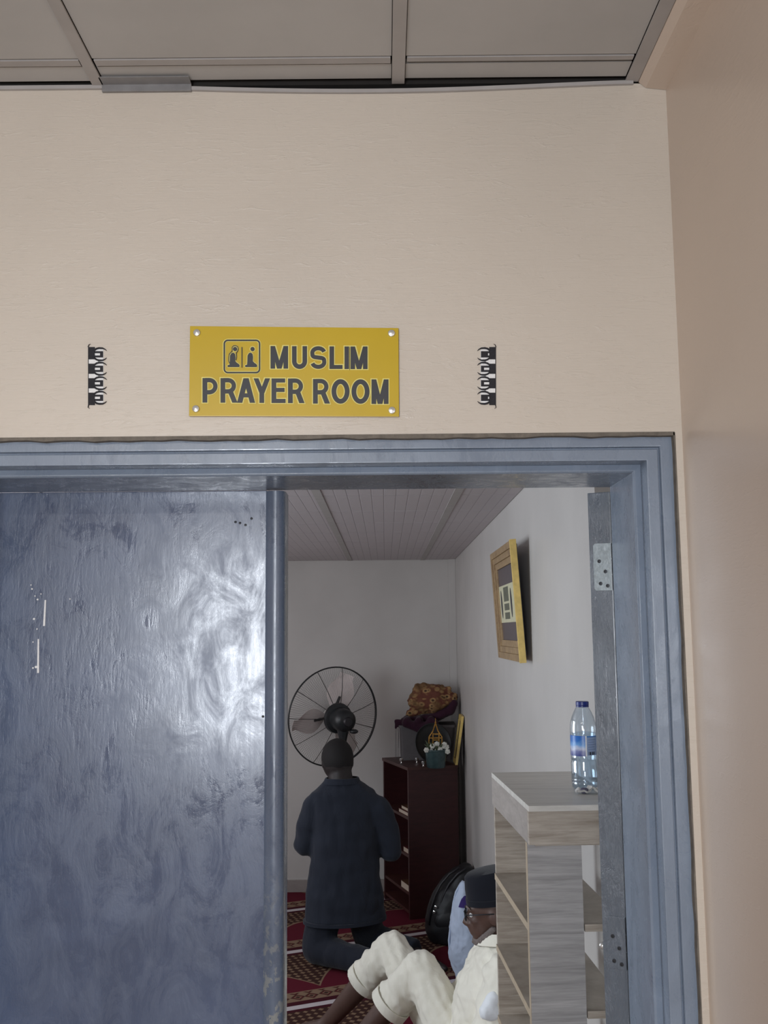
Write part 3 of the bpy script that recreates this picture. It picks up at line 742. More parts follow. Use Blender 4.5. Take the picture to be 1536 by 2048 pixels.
def t_label():
    t = NT('bottle_label_blue'); v = t.coords(); s = t.n('ShaderNodeSeparateXYZ'); t.l(v, s.inputs[0])
    k = t.math('ADD', t.math('DIVIDE', t.math('SUBTRACT', s.outputs['Z'], HB * .385), HB * .235), t.math('MULTIPLY', t.math('SUBTRACT', t.noise(v, 60, 4), .5), .5))
    t.l(t.ramp(k, [(.0, lin((70, 80, 140))), (.2, lin((120, 125, 170))), (.38, lin((190, 195, 215))), (.55, lin((110, 160, 215))), (.75, lin((40, 110, 190))), (1, lin((30, 100, 185)))]), t.b.inputs['Base Color'])
    t.set(Roughness=.3); return t.m
la = wrap('label', -100, -3, HB * .385, HB * .615, t_label()); la['label'] = 'blue mountain picture label'
wrap('label', 3, 80, HB * .395, HB * .612, plain('label_back_panel', (142, 160, 192), .35, .06), .0006)
wrap('label_border', 58, 66, HB * .44, HB * .612, plain('label_blue', (60, 120, 190), .35, .06), .0010, 3)
wrap('label_border', 3, 66, HB * .600, HB * .613, plain('label_blue', (60, 120, 190), .35, .06), .0010, 6)
wrap('label_gap', -3, 3, HB * .385, HB * .615, M['woven_white'], .0005, 2)
for i, a in enumerate((10, 15, 18, 23, 28, 31, 36, 41)):
    wrap('barcode_line', a, a + (2.6 if i % 3 else 1.6), HB * .40, HB * .435, M['dark_metal'], .0011, 1)
for i in range(5):
    wrap('text_line', 9, 50 - (i % 2) * 8, HB * (.46 + .027 * i), HB * (.465 + .027 * i), plain('label_text', (104, 118, 152), .5), .0011, 4)
# crumpled paper in front of the bottle
pc = at(1177, 1583, Z=ZT + .004)
cr = thing('paper_scrap', 'crumpled silver paper scrap lying in front of the water bottle', 'paper', (pc.x, pc.y, ZT))
random.seed(5); mb = MB(); N = 9; vs = []
for i in range(N):
    for j in range(N):
        a = (i / (N - 1) - .5) * 46 * kpx; b = (j / (N - 1) - .5) * .034
        h = .013 + .017 * noise.noise(Vector((a * 70, b * 70, 3.1))) - (abs(i - 4) + abs(j - 4)) * .0007
        vs.append(Vector((pc.x + a, pc.y - .006 + b, ZT + max(.0012, h))))
vs += [p - Vector((0, 0, .0008)) for p in vs]
fs = [];
for i in range(N - 1):
    for j in range(N - 1):
        q = (i * N + j, i * N + j + 1, (i + 1) * N + j + 1, (i + 1) * N + j); fs.append(q); fs.append(tuple(k + N * N for k in q[::-1]))
mb.add(vs, fs); mb.build('paper_sheet', M['paper'], cr)
mb = MB(); mb.ball((pc.x - .012, pc.y - .012, ZT + .008), (.010, .008, .0075), 6); mb.build('dark_fold', plain('paper_inside', (84, 82, 100), .4, .2), cr)

# ------------------------------------------------------------------ mahogany bookcase at the far end
K0 = at(820, 1840, Z=0); BA = math.radians(18)
kd = Vector((-math.sin(BA), math.cos(BA), 0)); kw = Vector((math.cos(BA), math.sin(BA), 0)); BW, BL = .355, .55
BZ = at(822, 1535, Y=K0.y).z
def KT(a, d, z): return Vector((K0.x, K0.y, 0)) + kw * a + kd * d + Vector((0, 0, z))
def kbox(mb, a0, a1, d0, d1, z0, z1): return mb.hexa([KT(a0, d0, z0), KT(a1, d0, z0), KT(a1, d1, z0), KT(a0, d1, z0), KT(a0, d0, z1), KT(a1, d0, z1), KT(a1, d1, z1), KT(a0, d1, z1)])
bk = thing('bookcase', 'low dark mahogany bookcase with open shelves in the far corner', 'bookcase', Vector((K0.x, K0.y, 0)))
kbox(MB(), 0, BW, 0, .02, 0, BZ - .02).build('side_panel', M['mahogany'], bk, bevel=.001)
kbox(MB(), 0, BW, BL - .02, BL, 0, BZ - .02).build('side_panel', M['mahogany'], bk, bevel=.001)
kbox(MB(), -.006, BW + .002, -.006, BL + .006, BZ - .02, BZ).build('top_board', M['mahogany_edge'], bk, bevel=.0015)
kbox(MB(), BW - .012, BW - .002, .02, BL - .02, 0.0, BZ - .02).build('back_panel', M['mahogany'], bk)
kz = [at(820, yy, Y=K0.y).z for yy in (1636, 1712)] ; kz += [kz[1] - .24, .05]
for z in kz: kbox(MB(), .004, BW - .012, .02, BL - .02, z - .018, z).build('shelf', M['mahogany_edge'], bk, bevel=.001)
def book(a0, a1, d0, d1, z, th, mat, lab):
    b = thing('book', lab, 'book', KT(a0, d0, z), 'books in the mahogany bookcase')
    kbox(MB(), a0 + .002, a1 - .002, d0 + .002, d1 - .002, z + .0025, z + th - .0025).build('page_block', M['page'], b)
    c = MB(); kbox(c, a0, a1, d0, d1, z, z + .0025); kbox(c, a0, a1, d0, d1, z + th - .0025, z + th); kbox(c, a1 - .003, a1, d0, d1, z + .0025, z + th - .0025)
    c.build('cover', mat, b)
book(.010, .16, .03, .24, kz[0] + .0005, .026, M['book_red'], 'book with pale pages lying on the top shelf of the bookcase')
book(.02, .17, .03, .21, kz[0] + .0275, .022, M['book_brown'], 'brown book stacked on another book, top shelf of the bookcase')
book(.010, .15, .03, .15, kz[1] + .0005, .034, M['book_red'], 'thick book with pale pages on the second shelf of the bookcase')
book(.004, .14, .03, .19, kz[2] + .0005, .045, M['book_brown'], 'thick book on a low shelf near carpet in the bookcase')

# things on the bookcase -----------------------------------------------------
YT = 7.0
def T_(px, py, Y=YT): return at(px, py, Y=Y)
bp = at(868, 1527, Z=BZ); px_m = bp.y / FPX * 1.02
# grey storage bin
YBn = 7.13
p0, p1 = T_(802, 1520, YBn), T_(903, 1520, YBn); t0_, t1_ = T_(799, 1449, YBn), T_(908, 1449, YBn)
t1_.x = min(t1_.x, XI - .02)
bn = thing('storage_bin', 'grey plastic bin on the bookcase under the folded cloths', 'bin', ((p0.x + p1.x) / 2, YBn, BZ))
def binring(xa, xb_, ya, yb_, z): 
    r = .02; o = []
    for cx, cy, a0 in ((xb_ - r, ya + r, -90), (xb_ - r, yb_ - r, 0), (xa + r, yb_ - r, 90), (xa + r, ya + r, 180)):
        o += [Vector((x, y, z)) for x, y in arc(cx, cy, r, r, a0, a0 + 90, 4)]
    return o
zb0, zb1 = BZ + .001, t0_.z
MB().loft([binring(p0.x, p1.x, YBn - .08, YBn + .15, zb0), binring(t0_.x, t1_.x, YBn - .10, YBn + .18, zb1)]).build('bin_body', M['bin_grey'], bn, smooth='auto')
MB().loft([binring(t0_.x - .008, t1_.x + .008, YBn - .108, YBn + .188, zb1 - .014), binring(t0_.x - .008, t1_.x + .008, YBn - .108, YBn + .188, zb1 + .002)]).build('bin_rim', M['bin_grey'], bn, smooth='auto')
# dark maroon cloth on the bin
mc = thing('folded_cloth', 'dark maroon cloth with fringe draped over the grey bin', 'cloth', (.3, YBn, zb1))
mb = MB()
def slab(mb, pts, ry):
    for (a, b) in zip(pts[:-1], pts[1:]):
        mb.limb(T_(*a[:2], YBn - .02), a[2] * px_m, T_(*b[:2], YBn - .02), b[2] * px_m)
    return mb
for dy in (-.07, 0, .07, .14):
    pts = [(808, 1442, 7), (830, 1441, 8), (868, 1435, 10), (900, 1420, 10), (908, 1405, 8)]
    for a, b in zip(pts[:-1], pts[1:]):
        mb.limb(T_(a[0], a[1], YBn + dy), a[2] * px_m, T_(b[0], b[1], YBn + dy), b[2] * px_m, 10)
for pa, pb2 in (((812, 1446), (840, 1458)), ((840, 1458), (868, 1446))):
    mb.limb(T_(pa[0], pa[1], YBn - .146), 9 * px_m, T_(pb2[0], pb2[1], YBn - .146), 9 * px_m, 10)
for x_ in (814, 838, 862):
    mb.limb(T_(x_, 1439, YBn - .07), 8 * px_m, T_(x_, 1441, YBn - .140), 8 * px_m, 10)
mb.limb(T_(803, 1447, YBn - .05), 9 * px_m, T_(793, 1443, YBn - .05), 5 * px_m, 8); mb.limb(T_(793, 1443, YBn - .05), 5 * px_m, T_(791, 1456, YBn - .05), 3 * px_m, 8)
mb.remesh('cloth_body', M['maroon_cloth'], mc, .009, 4, lambda p, n: .006 * noise.noise(p * 26))
fr_ = MB()
for i in range(5):
    a = T_(791 + i * 2.2, 1456, YBn - .06); fr_.tube([a, a - Vector((random.uniform(-.004, .004), 0, .06)), a - Vector((random.uniform(-.006, .006), 0, .13 + .09 * random.random()))], .0011, 4)
fr_.build('fringe', M['bin_grey'], mc, kind='stuff')
# brown patterned bundle
pb = thing('folded_rug', 'brown patterned prayer rug bundled on top of the maroon cloth', 'rug', T_(865, 1430, YBn))
mb = MB()
for (ax, ay, ar_), (bx, by, br_) in (((818, 1427, 7), (878, 1413, 12)), ((836, 1402, 20), (868, 1402, 24)), ((838, 1382, 13), (872, 1388, 18)), ((880, 1402, 20), (905, 1398, 9)), ((836, 1374, 8), (848, 1370, 6)), ((852, 1374, 7), (880, 1380, 10)), ((886, 1382, 9), (898, 1378, 5)), ((898, 1392, 8), (910, 1389, 5))):
    for dy in (-.05, .04):
        mb.limb(T_(ax, ay, YBn + dy), ar_ * px_m, T_(bx, by, YBn + dy), br_ * px_m, 10)
mb.remesh('rug_folds', M['pattern'], pb, .009, 3, lambda p, n: .012 * noise.noise(p * 22) + .006 * noise.noise(p * 60))
# black round tray leaning
tc = T_(866, 1486, 6.895); zr = tc.z - BZ
ty = thing('round_tray', 'round black tray leaning against the grey bin on the bookcase', 'tray', (tc.x, tc.y, BZ))
axn = Vector((.35, -1, .22)).normalized(); R_ = zr / math.sqrt(1 - axn.z ** 2) - .003
mb = MB(); mb.lathe([(.001, -.006), (R_ * .8, -.006), (R_ * .96, -.003), (R_, .006), (R_ * .97, .008), (R_ * .9, .003), (R_ * .78, -.002), (.001, -.002)], tc, 32, axn); mb.build('tray_dish', M['fan_black'], ty, smooth='auto')
# flower pot
fc = at(873, 1537, Z=BZ); fc = Vector((fc.x, fc.y + .05, BZ + .0005)); 
fp = thing('flower_pot', 'small teal pot of white artificial flowers on the bookcase', 'flower pot', fc)
hp = T_(873, 1498, fc.y).z - BZ; rp = 20 * px_m
mb = MB(); mb.lathe([(.001, 0), (rp * .82, 0), (rp * .86, .004), (rp, hp * .9), (rp * 1.05, hp * .92), (rp * 1.05, hp), (rp * .92, hp), (rp * .88, hp * .85), (.001, hp * .85)], fc, 20); mb.build('pot', M['teal'], fp, smooth='auto')
random.seed(2)
for i, (px, py) in enumerate(((853, 1500), (865, 1492), (864, 1502), (873, 1503), (880, 1498), (878, 1507), (887, 1492), (893, 1494), (895, 1503), (889, 1489), (874, 1488), (869, 1510))):
    c = T_(px, py, fc.y - .03 - .02 * random.random()); f = MB(); r = 5.2 * px_m
    for k in range(6):
        a = k * PI / 3 + i; f.ball(c + Vector((math.cos(a) * r * .5, -.002, math.sin(a) * r * .5)), (r * .52, r * .4, r * .52), 5)
    f.ball(c + Vector((0, -r * .3, 0)), r * .35, 5); f.build('flower', M['petal'], fp, smooth=True)
lf = MB()
for i in range(12):
    a = i * .53; b0 = fc + Vector((math.cos(a) * rp * .4, math.sin(a) * rp * .4, hp * .86)); b1 = b0 + Vector((math.cos(a) * .05, math.sin(a) * .05 - .01, .05 + .01 * (i % 3)))
    lf.tube([b0, b0.lerp(b1, .5) + Vector((0, 0, .008)), b1], [.003, .008, .001], 5)
lf.build('leaves', M['leaf'], fp, smooth=True, kind='stuff')
# gold lantern ornament behind the flowers
oy = fc.y + .125
gl = thing('gold_ornament', 'gold wire lantern ornament standing behind the white flowers', 'ornament', (T_(873, 1480, oy).x, oy, BZ))
mb = MB(); 
def GT(px, py, dy=0): return T_(px, py, oy + dy)
for dy in (-.028, .028):
    for ax, ay, bx, by in ((858, 1524, 858, 1474), (884, 1524, 884, 1474), (866, 1500, 866, 1466), (878, 1500, 878, 1466), (858, 1474, 866, 1462), (884, 1474, 876, 1462), (858, 1500, 884, 1500), (858, 1476, 884, 1476), (866, 1480, 878, 1480), (866, 1468, 878, 1468), (866, 1462, 871, 1446), (876, 1462, 871, 1446)):
        mb.tube([GT(ax, ay, dy), GT(bx, by, dy if by > 1450 else 0)], .0042, 6)
for px in (858, 884):
    for py in (1476, 1500): mb.tube([GT(px, py, -.028), GT(px, py, .028)], .004, 6)
base = GT(871, 1524); mb.box(GT(856, 1524).x, GT(886, 1524).x, oy - .032, oy + .032, BZ + .0005, base.z + .002)
mb.ball(GT(871, 1445), .007, 6); mb.tube([GT(871, 1445), GT(871, 1436)], [.003, .001], 6)
mb.build('lantern_wire', M['gold'], gl)
# small framed picture leaning on the wall
yl0, yl1 = 6.76, 6.98
def LP(s_, h, o):
    q0 = at(912, 1534, Y=yl0); q1 = at(937, 1434, Y=yl0); xx = q0.x + (min(q1.x, XI - .016) - q0.x) * h
    zz = BZ + .001 + (q1.z - BZ) * h
    return Vector((xx + o * .95, yl0 + (yl1 - yl0) * s_ + .0, zz + o * .2 + (.004 if o < 0 else 0)))
sf = thing('small_frame', 'small gold edged glass frame leaning on wall atop the bookcase', 'picture frame', LP(.5, 0, 0))
def lbox(s0, s1, h0, h1, o0, o1): return MB().hexa([LP(s0, h0, o0), LP(s1, h0, o0), LP(s1, h0, o1), LP(s0, h0, o1), LP(s0, h1, o0), LP(s1, h1, o0), LP(s1, h1, o1), LP(s0, h1, o1)])
for s0, s1, h0, h1 in ((0, .1, 0, 1), (.9, 1, 0, 1), (.1, .9, 0, .1), (.1, .9, .9, 1)): lbox(s0, s1, h0, h1, -.006, .012).build('frame_bar', M['gold_wood'], sf)
lbox(.1, .9, .1, .9, 0, .006).build('glass', M['glass_dark'], sf)
lbox(.02, .98, .02, .98, .0125, .016).build('back_board', M['fan_black'], sf)
# three small silver cups
for i, (px, py, lb) in enumerate(((803, 1524, 'silver trinket cup at the left end of the bookcase top'), (834, 1523, 'silver trinket cup in front of the black round tray'), (847, 1530, 'silver trinket cup nearest the front edge beside the teal pot'))):
    c = at(px, py + 4, Z=BZ); c.y += .03; c = Vector((c.x, c.y, BZ + .0005)); r = .013
    o = thing('silver_cup', lb, 'cup', c, 'silver cups on the bookcase')
    mb = MB(); mb.lathe([(.001, 0), (r * .7, 0), (r * .35, .004), (r * .3, .010), (r * .8, .014), (r, .024), (r * .95, .034), (r * .88, .034), (r * .9, .024), (.001, .017)], c, 16); mb.build('cup_bowl', M['silver'], o, smooth='auto')

# ------------------------------------------------------------------ pedestal fan
YF = 6.85
fc_ = at(667, 1433, Y=YF); ax_ = Vector((-.50, .86, .10)).normalized()
eR = (at(667, 1333, Y=YF).z - at(667, 1533, Y=YF).z) / 2
fan = thing('pedestal_fan', 'large black pedestal fan with round wire guard behind the kneeling man', 'fan', (fc_.x + .12, YF - .12, 0))
fu = Vector((0, 0, 1)); fu = (fu - ax_ * fu.dot(ax_)).normalized(); fv = ax_.cross(fu)
def FN(r, a, h): return fc_ + (fu * math.cos(a) + fv * math.sin(a)) * r + ax_ * h
rim = MB().tube([FN(eR, 2 * PI * k / 72, 0) for k in range(72)], .0050, 6, closed=True); rim.tube([FN(eR * .995, 2 * PI * k / 72, .012) for k in range(72)], .003, 5, closed=True)
rim.build('guard_rim', M['fan_black'], fan, smooth=True)
gw = MB()
for k in range(11):
    a = 2 * PI * k / 11 + .15
    gw.tube([FN(eR * .24, a, -.075), FN(eR * .6, a, -.055), FN(eR * .9, a, -.02), FN(eR, a, 0)], .0022, 4)
gw.build('guard_spoke', M['wire'], fan)
fine = MB()
for k in range(132):
    a = 2 * PI * k / 132
    fine.tube([FN(eR * .26, a, -.07), FN(eR * .62, a, -.05), FN(eR, a, 0)], .0006, 3)
    fine.tube([FN(eR * .12, a, .08), FN(eR * .62, a, .06), FN(eR, a, .008)], .0006, 3)
fine.build('guard_wire', M['wire'], fan, kind='stuff')
for k in range(3):
    a0 = .35 + k * 2 * PI / 3; bl_ = MB(); rings = []
    for i in range(9):
        r = eR * (.2 + .7 * i / 8); wd = .14 + .5 * math.sin(PI * min(1, .25 + i / 9)) * .9; tw = .03
        rings.append([FN(r, a0 - wd, .02 + tw), FN(r, a0, .022), FN(r, a0 + wd, .02 - tw), FN(r, a0 + wd, .017 - tw), FN(r, a0, .019), FN(r, a0 - wd, .017 + tw)])
    bl_.loft(rings).build('blade', M['blade'], fan, smooth='auto')
    MB().tube([FN(eR * .1, a0, .02), FN(eR * .42, a0, .012)], [.013, .008], 6).build('blade_arm', M['fan_black'], fan)
mt_ = MB(); mt_.lathe([(.001, -.215), (.05, -.21), (.072, -.19), (.078, -.15), (.078, -.09), (.10, -.085), (.105, -.06), (.07, -.04), (.03, -.035), (.03, .03), (.001, .03)], fc_, 28, ax_)
mt_.build('motor', M['fan_black'], fan, smooth='auto')
MB().lathe([(.03, 0), (.034, .006), (.028, .02), (.001, .022)], fc_ - ax_ * .205, 16, -ax_).build('motor_cap', M['strap'], fan, smooth='auto')
pp = fc_ - ax_ * .14
MB().limb(pp - Vector((0, 0, .05)), .045, pp - Vector((0, 0, .13)), .026, 12).build('swivel_neck', M['fan_black'], fan, smooth='auto')
MB().ball(pp + Vector((.075, -.02, -.075)), (.03, .02, .016), 8).build('oscillation_knob', M['fan_black'], fan, smooth=True)
MB().tube([Vector((pp.x, pp.y, pp.z - .12)), Vector((pp.x, pp.y, .9)), Vector((pp.x, pp.y, .03))], [.024, .024, .022], 14).build('pole', M['fan_black'], fan, smooth='auto')
mb = MB(); mb.lathe([(.001, .001), (.21, .001), (.22, .012), (.19, .03), (.05, .045), (.03, .09), (.001, .09)], (pp.x, pp.y, 0), 32); mb.build('base', M['fan_black'], fan, smooth='auto')

# ------------------------------------------------------------------ people
def hand(mb, wrist, d, nrm, side, s=1.0, curl=.5):
    """palm and five bent fingers; d = pointing direction, nrm = back-of-hand normal, side +1/-1 puts the thumb"""
    wrist, d, nrm = Vector(wrist), Vector(d).normalized(), Vector(nrm).normalized(); nrm = (nrm - d * nrm.dot(d)).normalized(); t = d.cross(nrm) * side
    palm = wrist + d * .045 * s
    mb.limb(wrist, .024 * s, wrist + d * .07 * s + t * .012 * s, .020 * s, 10); mb.limb(wrist, .024 * s, wrist + d * .07 * s - t * .018 * s, .018 * s, 10)
    for k, (o, L, r) in enumerate(((.026, .070, .0095), (.009, .078, .0098), (-.009, .072, .0093), (-.026, .056, .0082))):
        p = wrist + d * .078 * s + t * o * s; dd = d.copy()
        for q in range(3):
            dd = (dd - nrm * curl * (.5 + .35 * q)).normalized(); p2 = p + dd * L * s * (.45, .32, .25)[q]; mb.limb(p, r * s, p2, r * s * .9, 8); p = p2
    p = wrist + d * .025 * s + t * .022 * s; dd = (d * .7 + t * .75 - nrm * .15).normalized()
    for q in range(2):
        p2 = p + dd * .038 * s; mb.limb(p, .0115 * s, p2, .0098 * s, 8); p = p2; dd = (dd + d * .5 - nrm * .3).normalized()
def ell_ring(c, a, b, u, v, n=28): return [c + u * (a * math.cos(2 * PI * k / n)) + v * (b * math.sin(2 * PI * k / n)) for k in range(n)]

# ---- kneeling man, seen from behind
YK = 5.86
def K(px, py, Y=YK): return at(px, py, Y=Y)
m1 = YK / FPX * 1.035
knl = thing('person', 'person kneeling with back turned in charcoal navy tunic and trousers', 'person', Vector((K(690, 1940).x, YK, 0)))
ru = Vector((.97, .24, 0)).normalized(); rf = Vector((-.24, .97, 0)).normalized()        # his right, his front
hipc = K(690, 1800); lk = at(634, 1930, Y=5.83); lk.z = .085; rk = at(738, 1905, Y=6.02); rk.z = .085
lf_ = at(752, 1955, Y=5.62); lf_.z = .06; rf_ = at(832, 1930, Y=5.82); rf_.z = .06
shL, shR = K(629, 1614), K(757, 1616, YK + .03)
elL, elR = K(611, 1690, YK + .02), K(782, 1700, YK + .06)
haL, haR = K(655, 1672, YK + .30), K(725, 1672, YK + .31)
# body under the clothes, one surface
mb = MB(); neck = K(683, 1566, YK + .01); headc = K(675, 1521, YK + .07)
Rh = Matrix.Rotation(math.radians(14), 3, 'Z') @ Matrix.Rotation(math.radians(-16), 3, 'X')
mb.ball(headc, (.093, .110, .120), 14, Rh)
mb.limb(neck - Vector((0, 0, .05)), .080, headc + Vector((.014, -.030, -.050)), .070)
for s_ in (-1, 1): mb.ball(headc + Rh @ Vector((s_ * .088, .0, -.012)), (.010, .022, .030), 8, Rh)
mb.ball(headc + Rh @ Vector((0, .108, -.02)), (.014, .018, .022), 8, Rh); mb.ball(headc + Rh @ Vector((0, .075, -.075)), (.05, .04, .035), 8, Rh)
for s_ in (-1, 1):
    mb.ball(headc + Rh @ Vector((s_ * .034, .092, .008)), (.015, .012, .012), 8, Rh)
mb.ball(headc + Rh @ Vector((0, .102, -.062)), (.026, .012, .010), 8, Rh)
tc0, tc1 = K(688, 1600, YK + .02), K(690, 1790)
mb.loft([ell_ring(K(688, y, YK + .01), a * m1, b, ru, rf) for y, a, b in ((1572, 30, .06), (1600, 62, .095), (1650, 58, .11), (1720, 52, .105), (1790, 58, .11), (1815, 50, .10))])
for sh, el, ha, sd in ((shL, elL, haL, -1), (shR, elR, haR, 1)):
    mb.limb(sh, .055, el, .042); mb.limb(el, .042, ha, .028); hand(mb, ha, (rf * .8 + Vector((0, 0, .5)) + ru * -.35 * sd), Vector((0, 0, 1)) * -1 + rf * -.4, sd, 1.0, .3)
for kn, ft, s_ in ((lk, lf_, -1), (rk, rf_, 1)):
    hp_ = hipc + ru * (.10 * s_) + Vector((0, 0, -.02)); hp_.y = YK + .0
    mb.limb(hp_, .085, kn + Vector((0, 0, .0)), .06); mb.limb(kn, .055, ft, .038)
    d = (ft - kn).normalized(); mb.limb(ft, .036, ft + d * .12 + Vector((0, 0, -.02)), .028); mb.limb(ft + d * .12 + Vector((0, 0, -.02)), .028, ft + d * .20 + Vector((0, 0, -.03)), .018)
mb.remesh('body', M['skin_dark'], knl, .010, 3)
hr = MB(); hr.ball(headc + Rh @ Vector((0, -.004, .012)), (.0955, .1125, .117), 20, Rh)
hr.v = [p if (Rh.transposed() @ (p - headc)).z > -.075 + .75 * max(0, (Rh.transposed() @ (p - headc)).y + .02) else headc + (p - headc) * .94 for p in hr.v]
hr.build('hair', M['hair'], knl, smooth=True)
# tunic with sleeves
mb = MB()
sect = [(1558, 683, 31, .064), (1568, 684, 42, .078), (1584, 686, 62, .098), (1615, 689, 66, .118), (1660, 690, 64, .128), (1720, 690, 65, .130), (1752, 689, 68, .136), (1790, 689, 74, .145), (1838, 690, 77, .150)]
rg = [ell_ring(K(cx, y, YK + .015), a * m1, b, ru, rf, 36) for y, cx, a, b in sect]
mb.loft(rg)
for sh, el, ha in ((shL, elL, haL), (shR, elR, haR)):
    mb.limb(sh, .074, sh.lerp(el, .5) + ru * (.012 if el.x > hipc.x else -.012), .070); mb.limb(sh.lerp(el, .5) + ru * (.012 if el.x > hipc.x else -.012), .070, el, .066); mb.limb(el, .064, el.lerp(ha, .8), .052, e1=False)
    mb.limb(K(684, 1580, YK + .01), .060, sh, .068)
def folds(p, n):
    zz = p.z
    return .008 * noise.noise(Vector((p.x * 7, p.y * 7, zz * 16))) + .006 * noise.noise(Vector((p.x * 22, p.y * 22, zz * 9)))
mb.remesh('tunic', M['navy'], knl, .011, 4, folds)
# waist seam fold and hem of the tunic
hm = MB(); rgs = []
for (y, cx, a, b, yy) in ((1834, 690, 78.5, .153, 0), (1841, 690, 78.5, .153, 0)): rgs.append(ell_ring(K(cx, y, YK + .015), a * m1, b, ru, rf, 40))
rgi = [ell_ring(K(690, y, YK + .015), 74 * m1, .145, ru, rf, 40) for y in (1841, 1834)]
hm.loft(rgs + rgi + [rgs[0]], cap=False); hm.build('tunic_hem', M['navy'], knl, smooth='auto')
col_ = MB(); col_.loft([ell_ring(K(684, y, YK + .015), a * m1, b, ru, rf, 28) for y, a, b in ((1566, 37, .080), (1555, 32, .070))] + [ell_ring(K(684, y, YK + .015), a * m1, b, ru, rf, 28) for y, a, b in ((1555, 30, .066), (1566, 35, .076))], cap=False); col_.build('collar', M['navy'], knl, smooth='auto')
mb = MB()
for kn, ft, s_ in ((lk, lf_, -1), (rk, rf_, 1)):
    hp_ = hipc + ru * (.105 * s_); hp_.y = YK + .015; hp_.z -= .03
    mb.limb(hp_, .11, hp_.lerp(kn, .55), .098); mb.limb(hp_.lerp(kn, .55), .098, kn + Vector((0, 0, .01)), .088); mb.limb(kn + Vector((0, 0, .005)), .086, ft + Vector((0, 0, .012)), .066, e1=False)
mb.v = [Vector((p.x, p.y, max(p.z, .006))) for p in mb.v]
mb.remesh('trousers', M['navy_trouser'], knl, .011, 4, lambda p, n: 0 if p.z < .02 else .007 * noise.noise(Vector((p.x * 18, p.y * 18, p.z * 10))))

# ---- seated man in cream leaning on the side wall
sit = thing('person', 'person in cream clothes and black cap seated with knees raised', 'person', Vector((.34, 4.05, 0)))
kN = at(842, 1905, Y=4.27); kN.z -= .066; kF = at(784, 1868, Y=4.60); kF.z -= .066
cN = at(777, 2013, Y=4.31); cF = at(727, 1964, Y=4.66)
def shin(kn, cu, L):
    d = (cu - kn).normalized(); return kn + d * L
aN = shin(kN, cN, .46); aF = shin(kF, cF, .49)
aN.z = max(aN.z, .075); aF.z = max(aF.z, .075)
hN, hF = Vector((.335, 4.0, .13)), Vector((.33, 4.15, .13))
pel = Vector((.36, 4.07, .14)); che = Vector((.405, 4.0, .47)); nk = Vector((.445, 3.97, .70))
hd = at(985, 1818, Y=3.96); hd.x = min(hd.x, .438)
mb = MB()
mb.loft([ell_ring(c, a, b, Vector((0, 1, 0)), Vector((1, 0, 0)), 24) for c, a, b in ((Vector((.37, 4.06, .03)), .13, .09), (pel, .165, .115), (Vector((.38, 4.04, .3)), .15, .105), (che, .175, .105), (Vector((.425, 3.98, .60)), .19, .085), (Vector((.44, 3.97, .66)), .09, .06))])
mb.limb(nk - Vector((0, 0, .06)), .062, hd + Vector((.02, 0, -.06)), .058)
# head facing -X, tipped down, turned a little from the camera
Rf = Matrix.Rotation(math.radians(-7), 3, 'Z') @ Matrix.Rotation(math.radians(-8), 3, 'Y')
def HP(x, y, z): return hd + Rf @ Vector((x, y, z))
mb.ball(HP(.005, 0, .015), (.097, .078, .105), 14, Rf)                         # skull
mb.ball(HP(-.048, 0, -.055), (.048, .056, .062), 12, Rf)                       # face and jaw
mb.ball(HP(-.066, 0, -.098), (.026, .034, .022), 10, Rf)                       # chin
mb.ball(HP(-.080, 0, .016), (.018, .056, .014), 10, Rf)                        # brow
mb.limb(HP(-.090, 0, .002), .010, HP(-.112, 0, -.036), .0135, 10); mb.ball(HP(-.104, .012, -.040), .010, 8); mb.ball(HP(-.104, -.012, -.040), .010, 8)
mb.ball(HP(-.093, 0, -.064), (.012, .026, .008), 8, Rf); mb.ball(HP(-.090, 0, -.077), (.012, .022, .008), 8, Rf)   # lips
for s_ in (-1, 1):
    mb.ball(HP(-.070, s_ * .036, -.026), (.02, .02, .02), 8, Rf)               # cheeks
    mb.ball(HP(.006, s_ * .080, -.015), (.022, .010, .032), 8, Rf)             # ears
# legs and feet
for h, k_, a_, s_ in ((hN, kN, aN, -1), (hF, kF, aF, 1)):
    mb.limb(h, .085, k_, .058); mb.limb(k_, .055, k_.lerp(a_, .35), .056); mb.limb(k_.lerp(a_, .35), .056, a_, .036)
    toe = a_ + Vector((-.19, .05, -.045)); toe.z = .022; heel = a_ + Vector((.035, -.005, -.035)); heel.z = .03
    mb.limb(heel, .03, a_, .038); mb.limb(a_ + Vector((0, 0, -.012)), .036, a_.lerp(toe, .55), .034); mb.limb(a_.lerp(toe, .55), .034, toe, .024)
    for q in range(5):
        o = (q - 2) * .017; tp = toe + Vector((.01, o, -.004)); mb.limb(tp, .0115 if q != (0 if s_ < 0 else 4) else .014, tp + Vector((-.040 + abs(q - 1) * .004, .008, -.008)), .0095, 8)
# arms resting towards the lap
shN, shF = Vector((.435, 3.82, .60)), Vector((.42, 4.14, .58))
eN, eF = Vector((.36, 3.78, .33)), Vector((.33, 4.26, .36)); wN, wF = Vector((.20, 3.93, .28)), Vector((.17, 4.17, .28))
for s0, e0_, w0, sd in ((shN, eN, wN, 1), (shF, eF, wF, -1)):
    mb.limb(s0, .052, e0_, .042); mb.limb(e0_, .042, w0, .028); hand(mb, w0, (w0 - e0_) + Vector((-.02, 0, -.02)), Vector((-.2, 0, 1)), -sd, 1.0, .45)
mb.remesh('body', M['skin'], sit, .008, 3)
